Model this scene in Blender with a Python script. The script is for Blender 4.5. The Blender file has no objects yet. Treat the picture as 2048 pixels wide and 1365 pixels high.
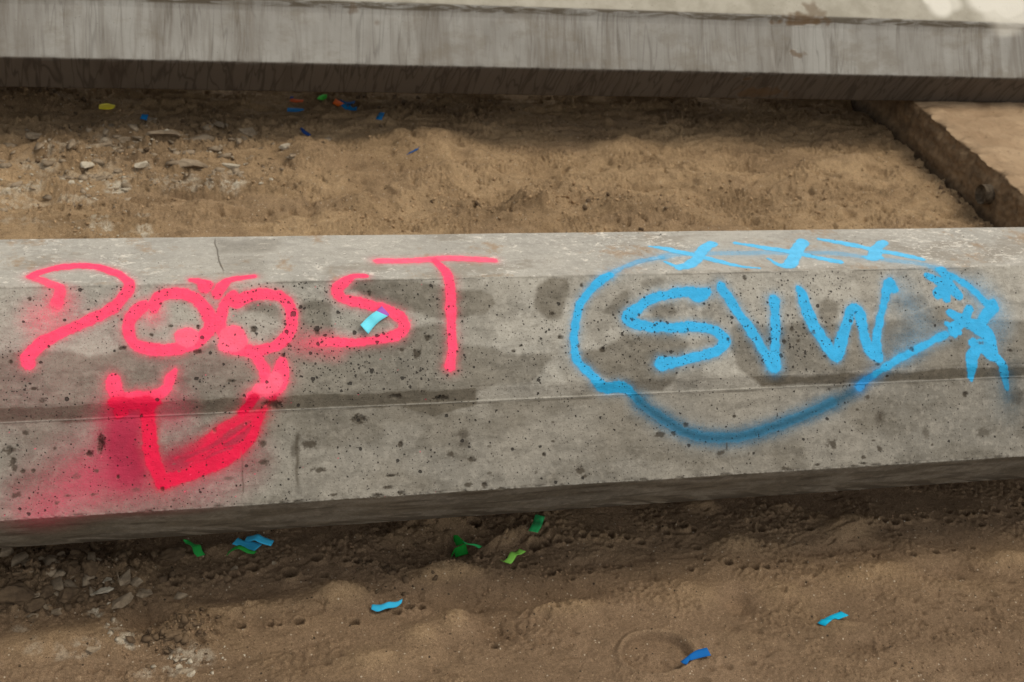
import bpy, bmesh, math, random
import numpy as np
from mathutils import Vector, Matrix
C = bpy.context.scene.collection
SC = bpy.context.scene
R = math.radians

# ---------------------------------------------------------------- camera
cam = bpy.data.cameras.new('camera'); co = bpy.data.objects.new('camera', cam); C.objects.link(co)
SC.camera = co
cam.sensor_width = 36.0; cam.lens = 50.0; cam.clip_start = .05; cam.clip_end = 400
X = Vector((0.96139594, -0.24758615, 0.12007895))     # camera right in world
D = Vector((-0.03237962, -0.53514042, -0.84414234))   # camera down
F = Vector((0.27325705, 0.80766691, -0.52249856))     # camera forward
co.matrix_world = Matrix(((X.x, -D.x, -F.x, 0), (X.y, -D.y, -F.y, 0), (X.z, -D.z, -F.z, 1.8), (0, 0, 0, 1)))
cam.dof.use_dof = True; cam.dof.focus_distance = 2.12; cam.dof.aperture_fstop = 12.0

# ---------------------------------------------------------------- light
w = bpy.data.worlds.new('World'); SC.world = w; w.use_nodes = True
nt = w.node_tree; nt.nodes.clear()
sky = nt.nodes.new('ShaderNodeTexSky'); sky.sky_type = 'NISHITA'; sky.sun_disc = False
SUN_EL, SUN_AZ = R(66), R(112)        # azimuth measured from +y (away) towards +x (right)
sky.sun_elevation = SUN_EL; sky.sun_rotation = SUN_AZ; sky.air_density = 1.0; sky.dust_density = 1.0; sky.ozone_density = .6
hs = nt.nodes.new('ShaderNodeHueSaturation'); hs.inputs['Saturation'].default_value = .12
bg = nt.nodes.new('ShaderNodeBackground'); bg.inputs[1].default_value = .15
ow = nt.nodes.new('ShaderNodeOutputWorld')
nt.links.new(sky.outputs[0], hs.inputs['Color']); nt.links.new(hs.outputs[0], bg.inputs[0]); nt.links.new(bg.outputs[0], ow.inputs[0])
sl = bpy.data.lights.new('sun', 'SUN'); sl.energy = 1.3; sl.angle = R(26); sl.color = (1, .90, .77)
so = bpy.data.objects.new('sun', sl); C.objects.link(so)
dv = Vector((math.sin(SUN_AZ)*math.cos(SUN_EL), math.cos(SUN_AZ)*math.cos(SUN_EL), math.sin(SUN_EL)))
so.rotation_euler = (-dv).to_track_quat('-Z', 'Y').to_euler(); so.location = (2, 2, 6)
SC.view_settings.view_transform = 'Standard'; SC.view_settings.look = 'None'
SC.view_settings.exposure = 0.36; SC.view_settings.gamma = 1

# ---------------------------------------------------------------- helpers
def hsh(ix, iy, seed):
    n = (ix.astype(np.int64)*374761393 + iy.astype(np.int64)*668265263 + seed*2147483647 + 1013) & 0xffffffff
    n = ((n ^ (n >> 13))*1274126177) & 0xffffffff
    n = ((n ^ (n >> 16))*2246822519) & 0xffffffff
    return ((n ^ (n >> 15)) & 0xffffff)/float(0xffffff)
def perlin(x, y, seed=0):
    x = np.asarray(x, float); y = np.asarray(y, float)
    ix = np.floor(x); iy = np.floor(y); fx = x-ix; fy = y-iy
    u = fx*fx*fx*(fx*(fx*6-15)+10); v = fy*fy*fy*(fy*(fy*6-15)+10)
    def g(dx, dy):
        a = hsh(ix+dx, iy+dy, seed)*6.2831853
        return np.cos(a)*(fx-dx)+np.sin(a)*(fy-dy)
    a = g(0, 0); b = g(1, 0); c = g(0, 1); d = g(1, 1)
    return ((a+(b-a)*u)*(1-v)+(c+(d-c)*u)*v)*1.5
def fbm(x, y, seed=0, o=4, gain=.5):
    r = 0; a = 1; f = 1
    for k in range(o):
        r = r+a*perlin(x*f, y*f, seed+k*17); a *= gain; f *= 2.03
    return r
def sst(a, b, x):
    t = np.clip((x-a)/(b-a), 0, 1); return t*t*(3-2*t)
PITS = [(0.4207, 2.0301, 0.0045), (0.4421, 2.0277, 0.0045), (0.4641, 2.0277, 0.005), (0.5351, 2.034, 0.0045), (0.5447, 2.0125, 0.0054), (0.7935, 2.0313, 0.0076), (0.8139, 2.0397, 0.0054), (0.8462, 2.0404, 0.0054), (0.8624, 2.037, 0.0054), (0.8962, 2.0452, 0.005), (0.9195, 2.0426, 0.005), (0.9533, 2.0433, 0.0054), (0.9543, 2.0351, 0.0045), (0.9435, 2.0131, 0.0045), (0.985, 2.0317, 0.0045), (1.0117, 2.0163, 0.005), (1.0754, 2.0411, 0.0054), (1.1137, 2.0481, 0.0059), (0.6771, 2.0154, 0.004), (0.6915, 2.0164, 0.004), (0.517, 1.896, 0.0054), (0.5386, 1.8934, 0.005), (0.4923, 1.8863, 0.005), (0.4097, 1.8661, 0.0059), (0.6874, 2.1046, 0.0081), (0.8062, 1.9546, 0.0054), (0.8221, 1.9604, 0.0045), (0.5681, 2.0098, 0.0054), (0.5894, 2.0125, 0.0063), (0.65, 1.7763, 0.0045), (0.844, 1.9376, 0.0036), (0.7793, 1.9858, 0.004), (0.7573, 1.9832, 0.0045), (0.7384, 1.9853, 0.004), (0.883, 1.9483, 0.0036), (0.9172, 1.965, 0.004), (0.9421, 1.9518, 0.0036), (1.1126, 2.0482, 0.0059), (1.1316, 2.0422, 0.005), (1.2561, 2.0283, 0.005), (1.2799, 2.0331, 0.0059), (1.3129, 2.0341, 0.0054), (1.3551, 2.0433, 0.005), (1.3864, 2.0543, 0.0063), (1.4339, 2.0598, 0.005), (1.3851, 2.0162, 0.005), (1.4789, 2.0505, 0.004), (1.5085, 2.0433, 0.004), (1.5364, 2.0328, 0.0059), (1.5621, 2.026, 0.005), (1.5825, 2.0209, 0.0063), (1.6142, 2.0293, 0.0063), (1.6593, 2.0322, 0.0059), (1.7088, 2.0123, 0.0054), (1.7321, 2.0081, 0.0036), (1.7587, 2.0319, 0.0059), (1.7759, 2.0331, 0.0054), (1.8061, 2.0312, 0.005), (1.8387, 2.0345, 0.0054), (1.7762, 1.9917, 0.0054), (1.8877, 2.0246, 0.004), (1.918, 2.0519, 0.0054), (1.8935, 2.0483, 0.0045), (1.7424, 2.0336, 0.0045), (1.7252, 2.0414, 0.0045), (1.2585, 1.9717, 0.0036), (1.1197, 1.9855, 0.005), (1.5657, 1.9128, 0.0054), (1.6235, 1.9173, 0.0054), (1.24, 1.915, 0.0054), (1.2142, 1.9127, 0.0054), (1.1883, 1.9142, 0.005), (1.0819, 1.9254, 0.0045), (1.165, 1.9315, 0.0059), (1.39, 1.9326, 0.005), (1.4832, 1.9276, 0.0045), (1.2107, 2.0501, 0.0031), (1.2788, 1.9291, 0.0036), (1.3283, 1.9181, 0.004), (1.4014, 1.9152, 0.004), (1.5724, 1.9818, 0.0045), (1.6676, 1.9207, 0.004), (1.7153, 1.9238, 0.004), (1.9448, 2.1022, 0.0045), (1.2936, 1.9274, 0.0045), (1.1256, 1.9465, 0.004), (0.366, 2.0428, 0.0063), (0.421, 2.0301, 0.005), (0.2462, 2.0291, 0.0063), (0.1816, 2.0243, 0.005), (0.1666, 2.0163, 0.005), (0.312, 2.0068, 0.0081), (0.3742, 1.9946, 0.005), (0.2095, 1.8759, 0.0054), (0.2619, 1.8756, 0.0045), (0.274, 1.8731, 0.004), (0.3115, 1.8738, 0.0059), (0.1043, 1.9997, 0.0054), (0.2098, 2.0186, 0.0045), (0.0919, 1.8827, 0.0054), (0.1057, 1.8635, 0.0045)]
HILLS = [(0.6011, 1.9708, 0.087, 0.029, 0.02, 0), (0.6557, 1.9103, 0.066, 0.037, -0.012, 0), (0.7919, 1.9038, 0.119, 0.028, -0.01, 0), (0.6705, 1.8327, 0.045, 0.04, -0.02, -0.5), (0.52, 1.8197, 0.038, 0.039, 0.01, 0), (0.591, 1.8473, 0.035, 0.036, 0.012, -0.5), (0.446, 1.7635, 0.092, 0.033, 0.008, 0), (0.4148, 1.9391, 0.045, 0.032, 0.01, 0), (0.7939, 1.8504, 0.1, 0.023, 0.012, 0), (0.6178, 2.1147, 0.063, 0.032, 0.022, 0), (0.647, 2.0527, 0.038, 0.03, -0.018, 0), (0.5302, 2.0813, 0.051, 0.026, 0.008, 0), (0.7445, 2.0579, 0.06, 0.015, 0.01, 0.35), (0.9172, 1.965, 0.092, 0.025, -0.008, 0), (1.4766, 2.012, 0.074, 0.032, 0.018, 0.25), (1.2061, 1.9857, 0.052, 0.031, 0.01, 0), (1.4187, 1.9512, 0.153, 0.016, -0.006, 0), (1.4475, 1.8727, 0.094, 0.025, 0.011, 0.15), (1.6198, 1.858, 0.084, 0.03, -0.01, 0), (1.1559, 1.8356, 0.039, 0.042, -0.014, -0.5), (1.0686, 1.856, 0.052, 0.038, 0.008, -0.5), (1.2441, 1.8501, 0.072, 0.033, 0.006, 0), (1.3536, 1.6859, 0.056, 0.017, -0.012, 0), (1.3231, 1.737, 0.053, 0.018, 0.01, 0), (1.5596, 1.6175, 0.088, 0.025, -0.008, 0), (1.18, 2.1181, 0.046, 0.028, 0.012, 0), (1.3672, 2.0931, 0.035, 0.022, 0.01, 0), (1.7761, 1.8781, 0.079, 0.031, 0.01, 0), (0.2121, 1.9728, 0.11, 0.028, -0.008, 0), (0.2538, 1.9165, 0.093, 0.027, 0.008, 0), (0.0547, 1.9228, 0.048, 0.035, -0.02, -0.4), (0.0978, 1.882, 0.042, 0.026, 0.014, 0), (-0.1072, 1.8778, 0.116, 0.05, 0.012, 0), (-0.079, 2.0402, 0.153, 0.056, 0.018, 0), (0.384, 1.938, 0.038, 0.028, 0.014, 0), (-0.1555, 2.0872, 0.061, 0.029, 0.012, 0), (0.1898, 2.0878, 0.049, 0.02, 0.006, 0), (0.9285, 3.8727, 0.182, 0.099, 0.032, 0.1), (0.8268, 3.7619, 0.187, 0.059, -0.03, 0), (0.6784, 3.4923, 0.149, 0.052, 0.02, 0), (1.1246, 3.5523, 0.09, 0.055, -0.04, 0), (1.1593, 3.4635, 0.089, 0.053, 0.03, 0.2), (1.3081, 3.5391, 0.109, 0.056, -0.02, 0), (1.5841, 3.8796, 0.156, 0.078, 0.016, 0), (0.9455, 3.6677, 0.133, 0.035, 0.02, 0.1), (1.2828, 3.7389, 0.141, 0.072, -0.02, 0), (1.5544, 3.6181, 0.142, 0.047, -0.015, 0), (1.5118, 3.4138, 0.136, 0.043, 0.02, 0), (2.1396, 3.6147, 0.184, 0.072, 0.022, 0), (1.9821, 3.7401, 0.154, 0.063, -0.018, 0), (1.7544, 3.617, 0.146, 0.059, 0.015, 0), (2.3303, 3.7538, 0.161, 0.065, 0.02, 0), (1.8422, 3.4754, 0.144, 0.067, -0.02, 0), (2.1212, 3.4482, 0.178, 0.057, 0.012, 0), (-0.2119, 4.1952, 0.111, 0.052, 0.03, 0), (0.1605, 3.9249, 0.151, 0.048, 0.015, 0), (-0.0846, 3.8042, 0.143, 0.057, 0.02, 0), (0.2008, 3.7484, 0.147, 0.045, 0.015, 0), (0.6073, 3.8087, 0.104, 0.071, 0.03, 0), (0.3684, 3.4453, 0.117, 0.04, -0.02, 0), (0.2318, 3.4783, 0.14, 0.04, 0.015, 0), (-0.1288, 3.5859, 0.136, 0.051, 0.015, 0)]
CRUST = [(-0.2048, 3.597, 0.085, 0.041, 1), (0.0301, 3.6057, 0.028, 0.063, 1), (-0.0053, 3.374, 0.035, 0.038, 1), (0.0992, 3.3523, 0.018, 0.029, 0.8), (0.3372, 3.6252, 0.043, 0.054, 0.9), (0.2313, 3.615, 0.076, 0.043, 0.7), (-0.1586, 3.7475, 0.056, 0.033, 0.7), (-0.1083, 3.827, 0.052, 0.029, 0.6), (-0.008, 3.8629, 0.044, 0.058, 0.6), (-0.2074, 3.5354, 0.066, 0.04, 0.5), (0.102, 3.4253, 0.018, 0.015, 0.7), (-0.0837, 3.5236, 0.067, 0.02, 0.5), (-0.1695, 3.4065, 0.13, 0.024, 0.35), (0.1705, 3.6262, 0.047, 0.053, 0.5), (0.0462, 3.3346, 0.087, 0.019, 0.3), (0.0085, 3.6923, 0.094, 0.065, 0.35), (-0.0314, 1.9424, 0.018, 0.018, 0.9), (-0.0084, 1.9041, 0.018, 0.019, 0.9), (0.017, 1.8619, 0.018, 0.017, 0.9), (-0.1353, 1.8604, 0.02, 0.021, 0.5), (-0.0498, 1.8535, 0.026, 0.017, 0.6), (0.0927, 1.789, 0.032, 0.02, 0.6), (-0.0927, 1.8507, 0.017, 0.017, 0.35), (-0.1653, 1.9195, 0.017, 0.013, 0.4), (0.1176, 1.8149, 0.041, 0.017, 0.6), (0.0491, 1.7825, 0.026, 0.016, 0.5)]
SHOE = (0.9421, 1.723, 0.069, 0.049)
def near(x, y, cx, cy, r, grow=1.3):
    return np.nonzero((np.abs(x-cx) < r*grow) & (np.abs(y-cy) < r*grow))[0]
def rough_mask(x, y):
    m = np.zeros_like(x)
    for cx, cy, rx, ry, v in RZ:
        d = ((x-cx)/rx)**2+((y-cy)/ry)**2
        m = np.maximum(m, v*np.exp(-d*1.2))
    return m
RZ = [(-0.0942, 2.0419, 0.19, 0.092, 1.0), (0.0927, 2.0786, 0.096, 0.034, 0.6), (0.0966, 1.8603, 0.083, 0.046, 0.8), (0.5712, 2.0769, 0.156, 0.066, 0.65), (0.7731, 2.0982, 0.144, 0.047, 0.4), (0.827, 1.965, 0.157, 0.039, 0.35), (1.1381, 2.0595, 0.113, 0.058, 0.45), (1.3611, 2.0703, 0.117, 0.055, 0.35), (1.3188, 1.728, 0.091, 0.027, 0.35), (1.4213, 1.6039, 0.173, 0.033, 0.3), (1.671, 1.6739, 0.055, 0.066, 0.3), (0.1086, 3.8641, 0.403, 0.161, 0.9), (-0.1875, 4.2227, 0.179, 0.079, 0.8), (0.1947, 3.6369, 0.241, 0.106, 0.7), (-0.1265, 3.4055, 0.219, 0.076, 0.45), (0.3738, 4.0547, 0.268, 0.077, 0.6), (1.0764, 3.4648, 0.209, 0.095, 0.6), (1.0773, 4.182, 0.424, 0.112, 0.45), (1.4998, 3.4581, 0.193, 0.108, 0.6), (1.3077, 3.6313, 0.166, 0.069, 0.5), (1.9141, 3.5091, 0.295, 0.113, 0.45), (2.0866, 4.0657, 0.333, 0.113, 0.35), (2.5713, 4.1058, 0.105, 0.118, 0.4)]
def terrain(x, y):
    x = np.atleast_1d(np.asarray(x, float)); y = np.atleast_1d(np.asarray(y, float))
    back = sst(2.6, 3.1, y)
    wx = x+.05*perlin(x*3, y*3, 91); wy = y+.05*perlin(x*3, y*3, 92)
    h = .012*fbm(x*1.7, y*2.4, 3, 3)
    h += (.004+.007*back)*fbm(wx*6, wy*9, 7, 3)
    for cx, cy, rx, ry, a, rot in HILLS:
        c, s = math.cos(rot), math.sin(rot)
        i = near(x, y, cx, cy, max(rx, ry), 2.6)
        u = (x[i]-cx)*c+(y[i]-cy)*s; v = -(x[i]-cx)*s+(y[i]-cy)*c
        q = (u/rx)**2+(v/ry)**2+.35*perlin(x[i]*12, y[i]*12, 5)
        h[i] += a*1.7*np.exp(-1.5*np.maximum(q, 0))
    rm = rough_mask(x, y)*(.55+.9*sst(-.2, .45, perlin(x*9, y*12, 44)))
    # crumbly texture: rounded clods with sharp crevices between them
    b1 = np.abs(perlin(wx*22, wy*26, 11)); b2 = np.abs(perlin(wx*47, wy*55, 12)); b3 = np.abs(perlin(wx*100, wy*110, 13))
    h += rm*(.022*b1+.017*b2+.010*b3)
    gate = sst(.0, .45, fbm(wx*5, wy*11, 21, 2))
    h += (1-rm)*gate*(.005+.004*back)*(b2+.9*b3+.7*b1)
    # wind-like ripples / creases in the far sand
    rr = 1-np.abs(perlin(wx*5+.4*perlin(x*13, y*13, 8), wy*17, 31))*2
    h += back*.014*sst(.5, 1.0, rr)*sst(-.2, .4, perlin(x*2.5, y*4, 33))
    rr = 1-np.abs(perlin(wx*9, wy*34, 32))*2; h += back*.006*sst(.5, 1.0, rr)*sst(-.1, .4, perlin(x*3, y*6, 34))
    hol = sst(.33, .62, perlin(wx*9, wy*24, 35)); h -= back*.016*hol
    hol = sst(.28, .55, perlin(wx*34, wy*62, 36))*sst(-.1, .35, perlin(x*5, y*7, 37)); h -= (.4+.6*back)*.016*hol
    h += .0024*perlin(x*110, y*110, 41)*(1+back)*(.4+1.2*gate)+.0016*perlin(x*220, y*220, 42)
    for cx, cy, r in PITS:
        r = r*1.45; i = near(x, y, cx, cy, r, 2.6)
        d = np.hypot(x[i]-cx, y[i]-cy)/r+.22*perlin(x[i]*180, y[i]*180, 51)
        h[i] += -r*3.8*(1-sst(.35, 1.25, d))+r*.55*np.exp(-((d-1.45)/.4)**2)
    cx, cy, rx, ry = SHOE
    i = near(x, y, cx, cy, max(rx, ry), 1.6)
    d = np.sqrt(((x[i]-cx)/rx)**2+((y[i]-cy)/ry)**2)+.06*perlin(x[i]*20, y[i]*20, 61)
    h[i] += -.017*(1-sst(.90, .98, d))+.007*np.exp(-((d-1.08)/.09)**2)+.005*(1-sst(.0, .55, d))
    return h
def lin(r, g, b):
    return tuple(((c/255)/12.92 if c/255 <= .04045 else ((c/255+.055)/1.055)**2.4) for c in (r, g, b))
def tag(o, label=None, cat=None, group=None, kind=None):
    if label: o['label'] = label
    if cat: o['category'] = cat
    if group: o['group'] = group
    if kind: o['kind'] = kind
    return o
def link(name, me, parent=None):
    o = bpy.data.objects.new(name, me); C.objects.link(o)
    if parent: o.parent = parent
    return o
def mesh_np(name, V, Fq, attrs=None, uv=None, smooth=True):
    me = bpy.data.meshes.new(name)
    n = len(V); m = len(Fq); k = Fq.shape[1]
    me.vertices.add(n); me.vertices.foreach_set('co', np.ascontiguousarray(V, dtype=np.float32).ravel())
    me.loops.add(m*k); me.loops.foreach_set('vertex_index', np.ascontiguousarray(Fq, dtype=np.int32).ravel())
    me.polygons.add(m); me.polygons.foreach_set('loop_start', np.arange(0, m*k, k, dtype=np.int32))
    me.polygons.foreach_set('loop_total', np.full(m, k, dtype=np.int32))
    me.update(calc_edges=True)
    if smooth: me.polygons.foreach_set('use_smooth', np.ones(m, dtype=bool))
    for nm, A in (attrs or {}).items():
        a = me.attributes.new(nm, 'FLOAT_COLOR', 'POINT'); a.data.foreach_set('color', np.ascontiguousarray(A, dtype=np.float32).ravel())
    if uv is not None:
        l = me.uv_layers.new(name='UVMap'); l.data.foreach_set('uv', np.ascontiguousarray(uv[Fq.ravel()], dtype=np.float32).ravel())
    return me
class N:                                      # tiny node-graph helper
    def __init__(s, name):
        s.m = bpy.data.materials.new(name); s.m.use_nodes = True; s.t = s.m.node_tree; s.t.nodes.clear()
        s.out = s.t.nodes.new('ShaderNodeOutputMaterial'); s.b = s.t.nodes.new('ShaderNodeBsdfPrincipled')
        s.t.links.new(s.b.outputs[0], s.out.inputs[0])
        s.obj = s.n('TexCoord').outputs['Object']; s.uv = s.n('TexCoord').outputs['UV']
    def n(s, t): return s.t.nodes.new('ShaderNode'+t)
    def set(s, inp, v):
        if hasattr(v, 'is_linked') or isinstance(v, bpy.types.NodeSocket): s.t.links.new(v, inp)
        else: inp.default_value = v
    def math(s, op, a, b=0., c=None, clamp=False):
        x = s.n('Math'); x.operation = op; x.use_clamp = clamp; s.set(x.inputs[0], a); s.set(x.inputs[1], b)
        if c is not None: s.set(x.inputs[2], c)
        return x.outputs[0]
    def ramp(s, v, a, b, c=0., d=1.):
        x = s.n('MapRange'); x.interpolation_type = 'SMOOTHSTEP'; s.set(x.inputs[0], v)
        for i, q in enumerate((a, b, c, d)): s.set(x.inputs[i+1], q)
        return x.outputs[0]
    def mapping(s, v, scale=(1, 1, 1), rot=(0, 0, 0), loc=(0, 0, 0)):
        x = s.n('Mapping'); s.set(x.inputs[0], v); x.inputs['Scale'].default_value = scale; x.inputs['Rotation'].default_value = rot; x.inputs['Location'].default_value = loc
        return x.outputs[0]
    def noise(s, v, scale, detail=4, rough=.55, dist=0):
        x = s.n('TexNoise'); s.set(x.inputs['Vector'], v); x.inputs['Scale'].default_value = scale; x.inputs['Detail'].default_value = detail
        x.inputs['Roughness'].default_value = rough; x.inputs['Distortion'].default_value = dist; return x.outputs[0]
    def vor(s, v, scale, feat='F1', rnd=1.):
        x = s.n('TexVoronoi'); x.feature = feat; s.set(x.inputs['Vector'], v); x.inputs['Scale'].default_value = scale; x.inputs['Randomness'].default_value = rnd; return x.outputs
    def mix(s, f, a, b, mode='MIX'):
        x = s.n('Mix'); x.data_type = 'RGBA'; x.blend_type = mode; s.set(x.inputs[0], f)
        for i, q in ((6, a), (7, b)):
            if isinstance(q, tuple) and len(q) == 3: q = q+(1,)
            s.set(x.inputs[i], q)
        return x.outputs[2]
    def attr(s, name):
        x = s.n('Attribute'); x.attribute_name = name
        y = s.n('SeparateColor'); s.t.links.new(x.outputs['Color'], y.inputs[0]); return x.outputs['Color'], y.outputs, x.outputs['Alpha']
    def bump(s, h, strength=1., dist=.001, nrm=None):
        x = s.n('Bump'); s.set(x.inputs['Height'], h); s.set(x.inputs['Strength'], strength); x.inputs['Distance'].default_value = dist
        if nrm is not None: s.set(x.inputs['Normal'], nrm)
        return x.outputs[0]
    def done(s, col, rough=.9, nrm=None, spec=.3):
        s.set(s.b.inputs['Base Color'], col if not (isinstance(col, tuple) and len(col) == 3) else col+(1,))
        s.set(s.b.inputs['Roughness'], rough); s.b.inputs['Specular IOR Level'].default_value = spec
        if nrm is not None: s.set(s.b.inputs['Normal'], nrm)
        return s.m

# ---------------------------------------------------------------- materials
def concrete_front():
    g = N('painted_concrete')
    pc, ps, pa = g.attr('paint'); _, ms, ma = g.attr('masks')      # masks: damp and darker faces, pit, pore density, top-scale ; alpha brown dirt plus painted shade lines
    o = g.obj
    big = g.noise(o, 5, 5, .6); fine = g.noise(o, 90, 4, .6); mid = g.noise(g.mapping(o, (1, 3, 3)), 18, 5, .65)
    col = g.mix(g.ramp(big, .3, .7), CONC_A, CONC_B)
    col = g.mix(g.ramp(mid, .42, .72, 0, .6), col, CONC_C)
    col = g.mix(g.ramp(fine, .45, .7, 0, .5), col, CONC_D)
    spk = g.noise(o, 300, 3, .7); col = g.mix(g.ramp(spk, .52, .68, 0, .45), col, lin(96, 88, 74))
    col = g.mix(g.math('MULTIPLY', ms[2], .34), col, lin(182, 176, 164))
    col = g.mix(g.math('MULTIPLY', g.ramp(g.noise(g.mapping(o, (1, 2, 2), loc=(4, 4, 1)), 4.5, 6, .72), .50, .62, 0, .55), ms[2]), col, lin(128, 118, 102))
    # lime scale on the top face, flecks stretched along the beam
    fl = g.noise(g.mapping(o, (1, 1.8, 1.8)), 55, 6, .72, .6); reg = g.noise(o, 6, 3, .6)
    scale = g.math('MULTIPLY', g.ramp(g.math('ADD', fl, g.math('MULTIPLY', reg, .35)), .74, .86), ms[2])
    col = g.mix(g.math('MULTIPLY', scale, .75), col, lin(214, 206, 190))
    fl2 = g.noise(g.mapping(o, (1, 2, 2), loc=(3, 1, 0)), 130, 4, .7); 
    sc2 = g.math('MULTIPLY', g.ramp(g.math('ADD', fl2, g.math('MULTIPLY', reg, .3)), .80, .86), ms[2])
    col = g.mix(g.math('MULTIPLY', sc2, .75), col, lin(225, 218, 205))
    sand = g.math('MULTIPLY', g.ramp(g.noise(g.mapping(o, (1, 1, 1), loc=(7, 2, 1)), 7, 6, .75), .54, .66, 0, .75), ms[2])
    col = g.mix(sand, col, lin(150, 125, 96))
    # damp, darker faces, dirt and painted shade lines
    wig = g.ramp(g.noise(o, 40, 3, .6), .2, .8, .85, 1.1)
    col = g.mix(g.math('MULTIPLY', ms[0], wig, clamp=True), col, g.mix(1., col, DAMP_DARK, 'MULTIPLY'))
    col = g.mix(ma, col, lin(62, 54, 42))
    # paint, slightly broken by the grain
    grain = g.noise(o, 420, 2, .6)
    al = g.math('ADD', pa, g.math('MULTIPLY', g.math('SUBTRACT', grain, .5), g.math('MULTIPLY', g.math('MULTIPLY', pa, g.math('SUBTRACT', 1., pa)), 3.2)), clamp=True)
    tone = g.ramp(g.noise(o, 60, 3, .6), .3, .7, .90, 1.05)
    x = g.n('VectorMath'); x.operation = 'SCALE'; g.set(x.inputs[0], pc); g.set(x.inputs['Scale'], tone)
    col = g.mix(al, col, x.outputs[0])
    # air pores of three sizes
    pores = None
    nzc = g.n('TexNoise'); g.set(nzc.inputs['Vector'], o); nzc.inputs['Scale'].default_value = 190; nzc.inputs['Detail'].default_value = 2
    wv = g.n('VectorMath'); wv.operation = 'MULTIPLY_ADD'; g.set(wv.inputs[0], nzc.outputs['Color']); wv.inputs[1].default_value = (.0042, .0042, .0042); g.set(wv.inputs[2], o); wob_ = wv.outputs[0]
    for sc, loc, lo, hi, pw in ((78, (0, 0, 0), .0, .42, 8.0), (150, (1, 2, 3), .0, .42, 5.2), (250, (5, 1, 2), .0, .44, 3.2)):
        vv = g.vor(g.mapping(wob_, (1, 1, 1), loc=loc), sc)
        sepc = g.n('SeparateColor'); g.set(sepc.inputs[0], vv['Color'])
        rad = g.math('MULTIPLY', g.math('POWER', sepc.outputs[0], pw), hi)
        rad = g.math('MULTIPLY', rad, ms[1])
        q = g.math('SUBTRACT', rad, vv['Distance'])
        p = g.ramp(q, -.03, .05)
        p = g.math('MULTIPLY', p, g.ramp(rad, .03, .07))
        pores = p if pores is None else g.math('MAXIMUM', pores, p)
    dark = g.mix(g.math('MULTIPLY', pa, .55), lin(40, 36, 30), g.mix(1., pc, (.22, .22, .22), 'MULTIPLY'))  # shade of the pore depth, with grime, painted in as dark colour
    col = g.mix(g.math('MULTIPLY', pores, .88), col, dark)
    h = g.math('ADD', g.math('MULTIPLY', pores, -1.8), g.math('ADD', g.math('MULTIPLY', fine, .7), g.math('ADD', g.math('MULTIPLY', grain, .35), g.math('MULTIPLY', mid, 1.2))))
    nrm = g.bump(h, 1., .0016)
    return g.done(col, g.ramp(pa, 0, 1, .88, .62), nrm, .3)
CONC_A = (0.3813, 0.3515, 0.2874)
CONC_B = (0.2705, 0.2542, 0.2122)
CONC_C = (0.162, 0.147, 0.117)
CONC_D = (0.4678, 0.4342, 0.3613)
DAMP_DARK = (0.4, 0.37, 0.325)
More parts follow.
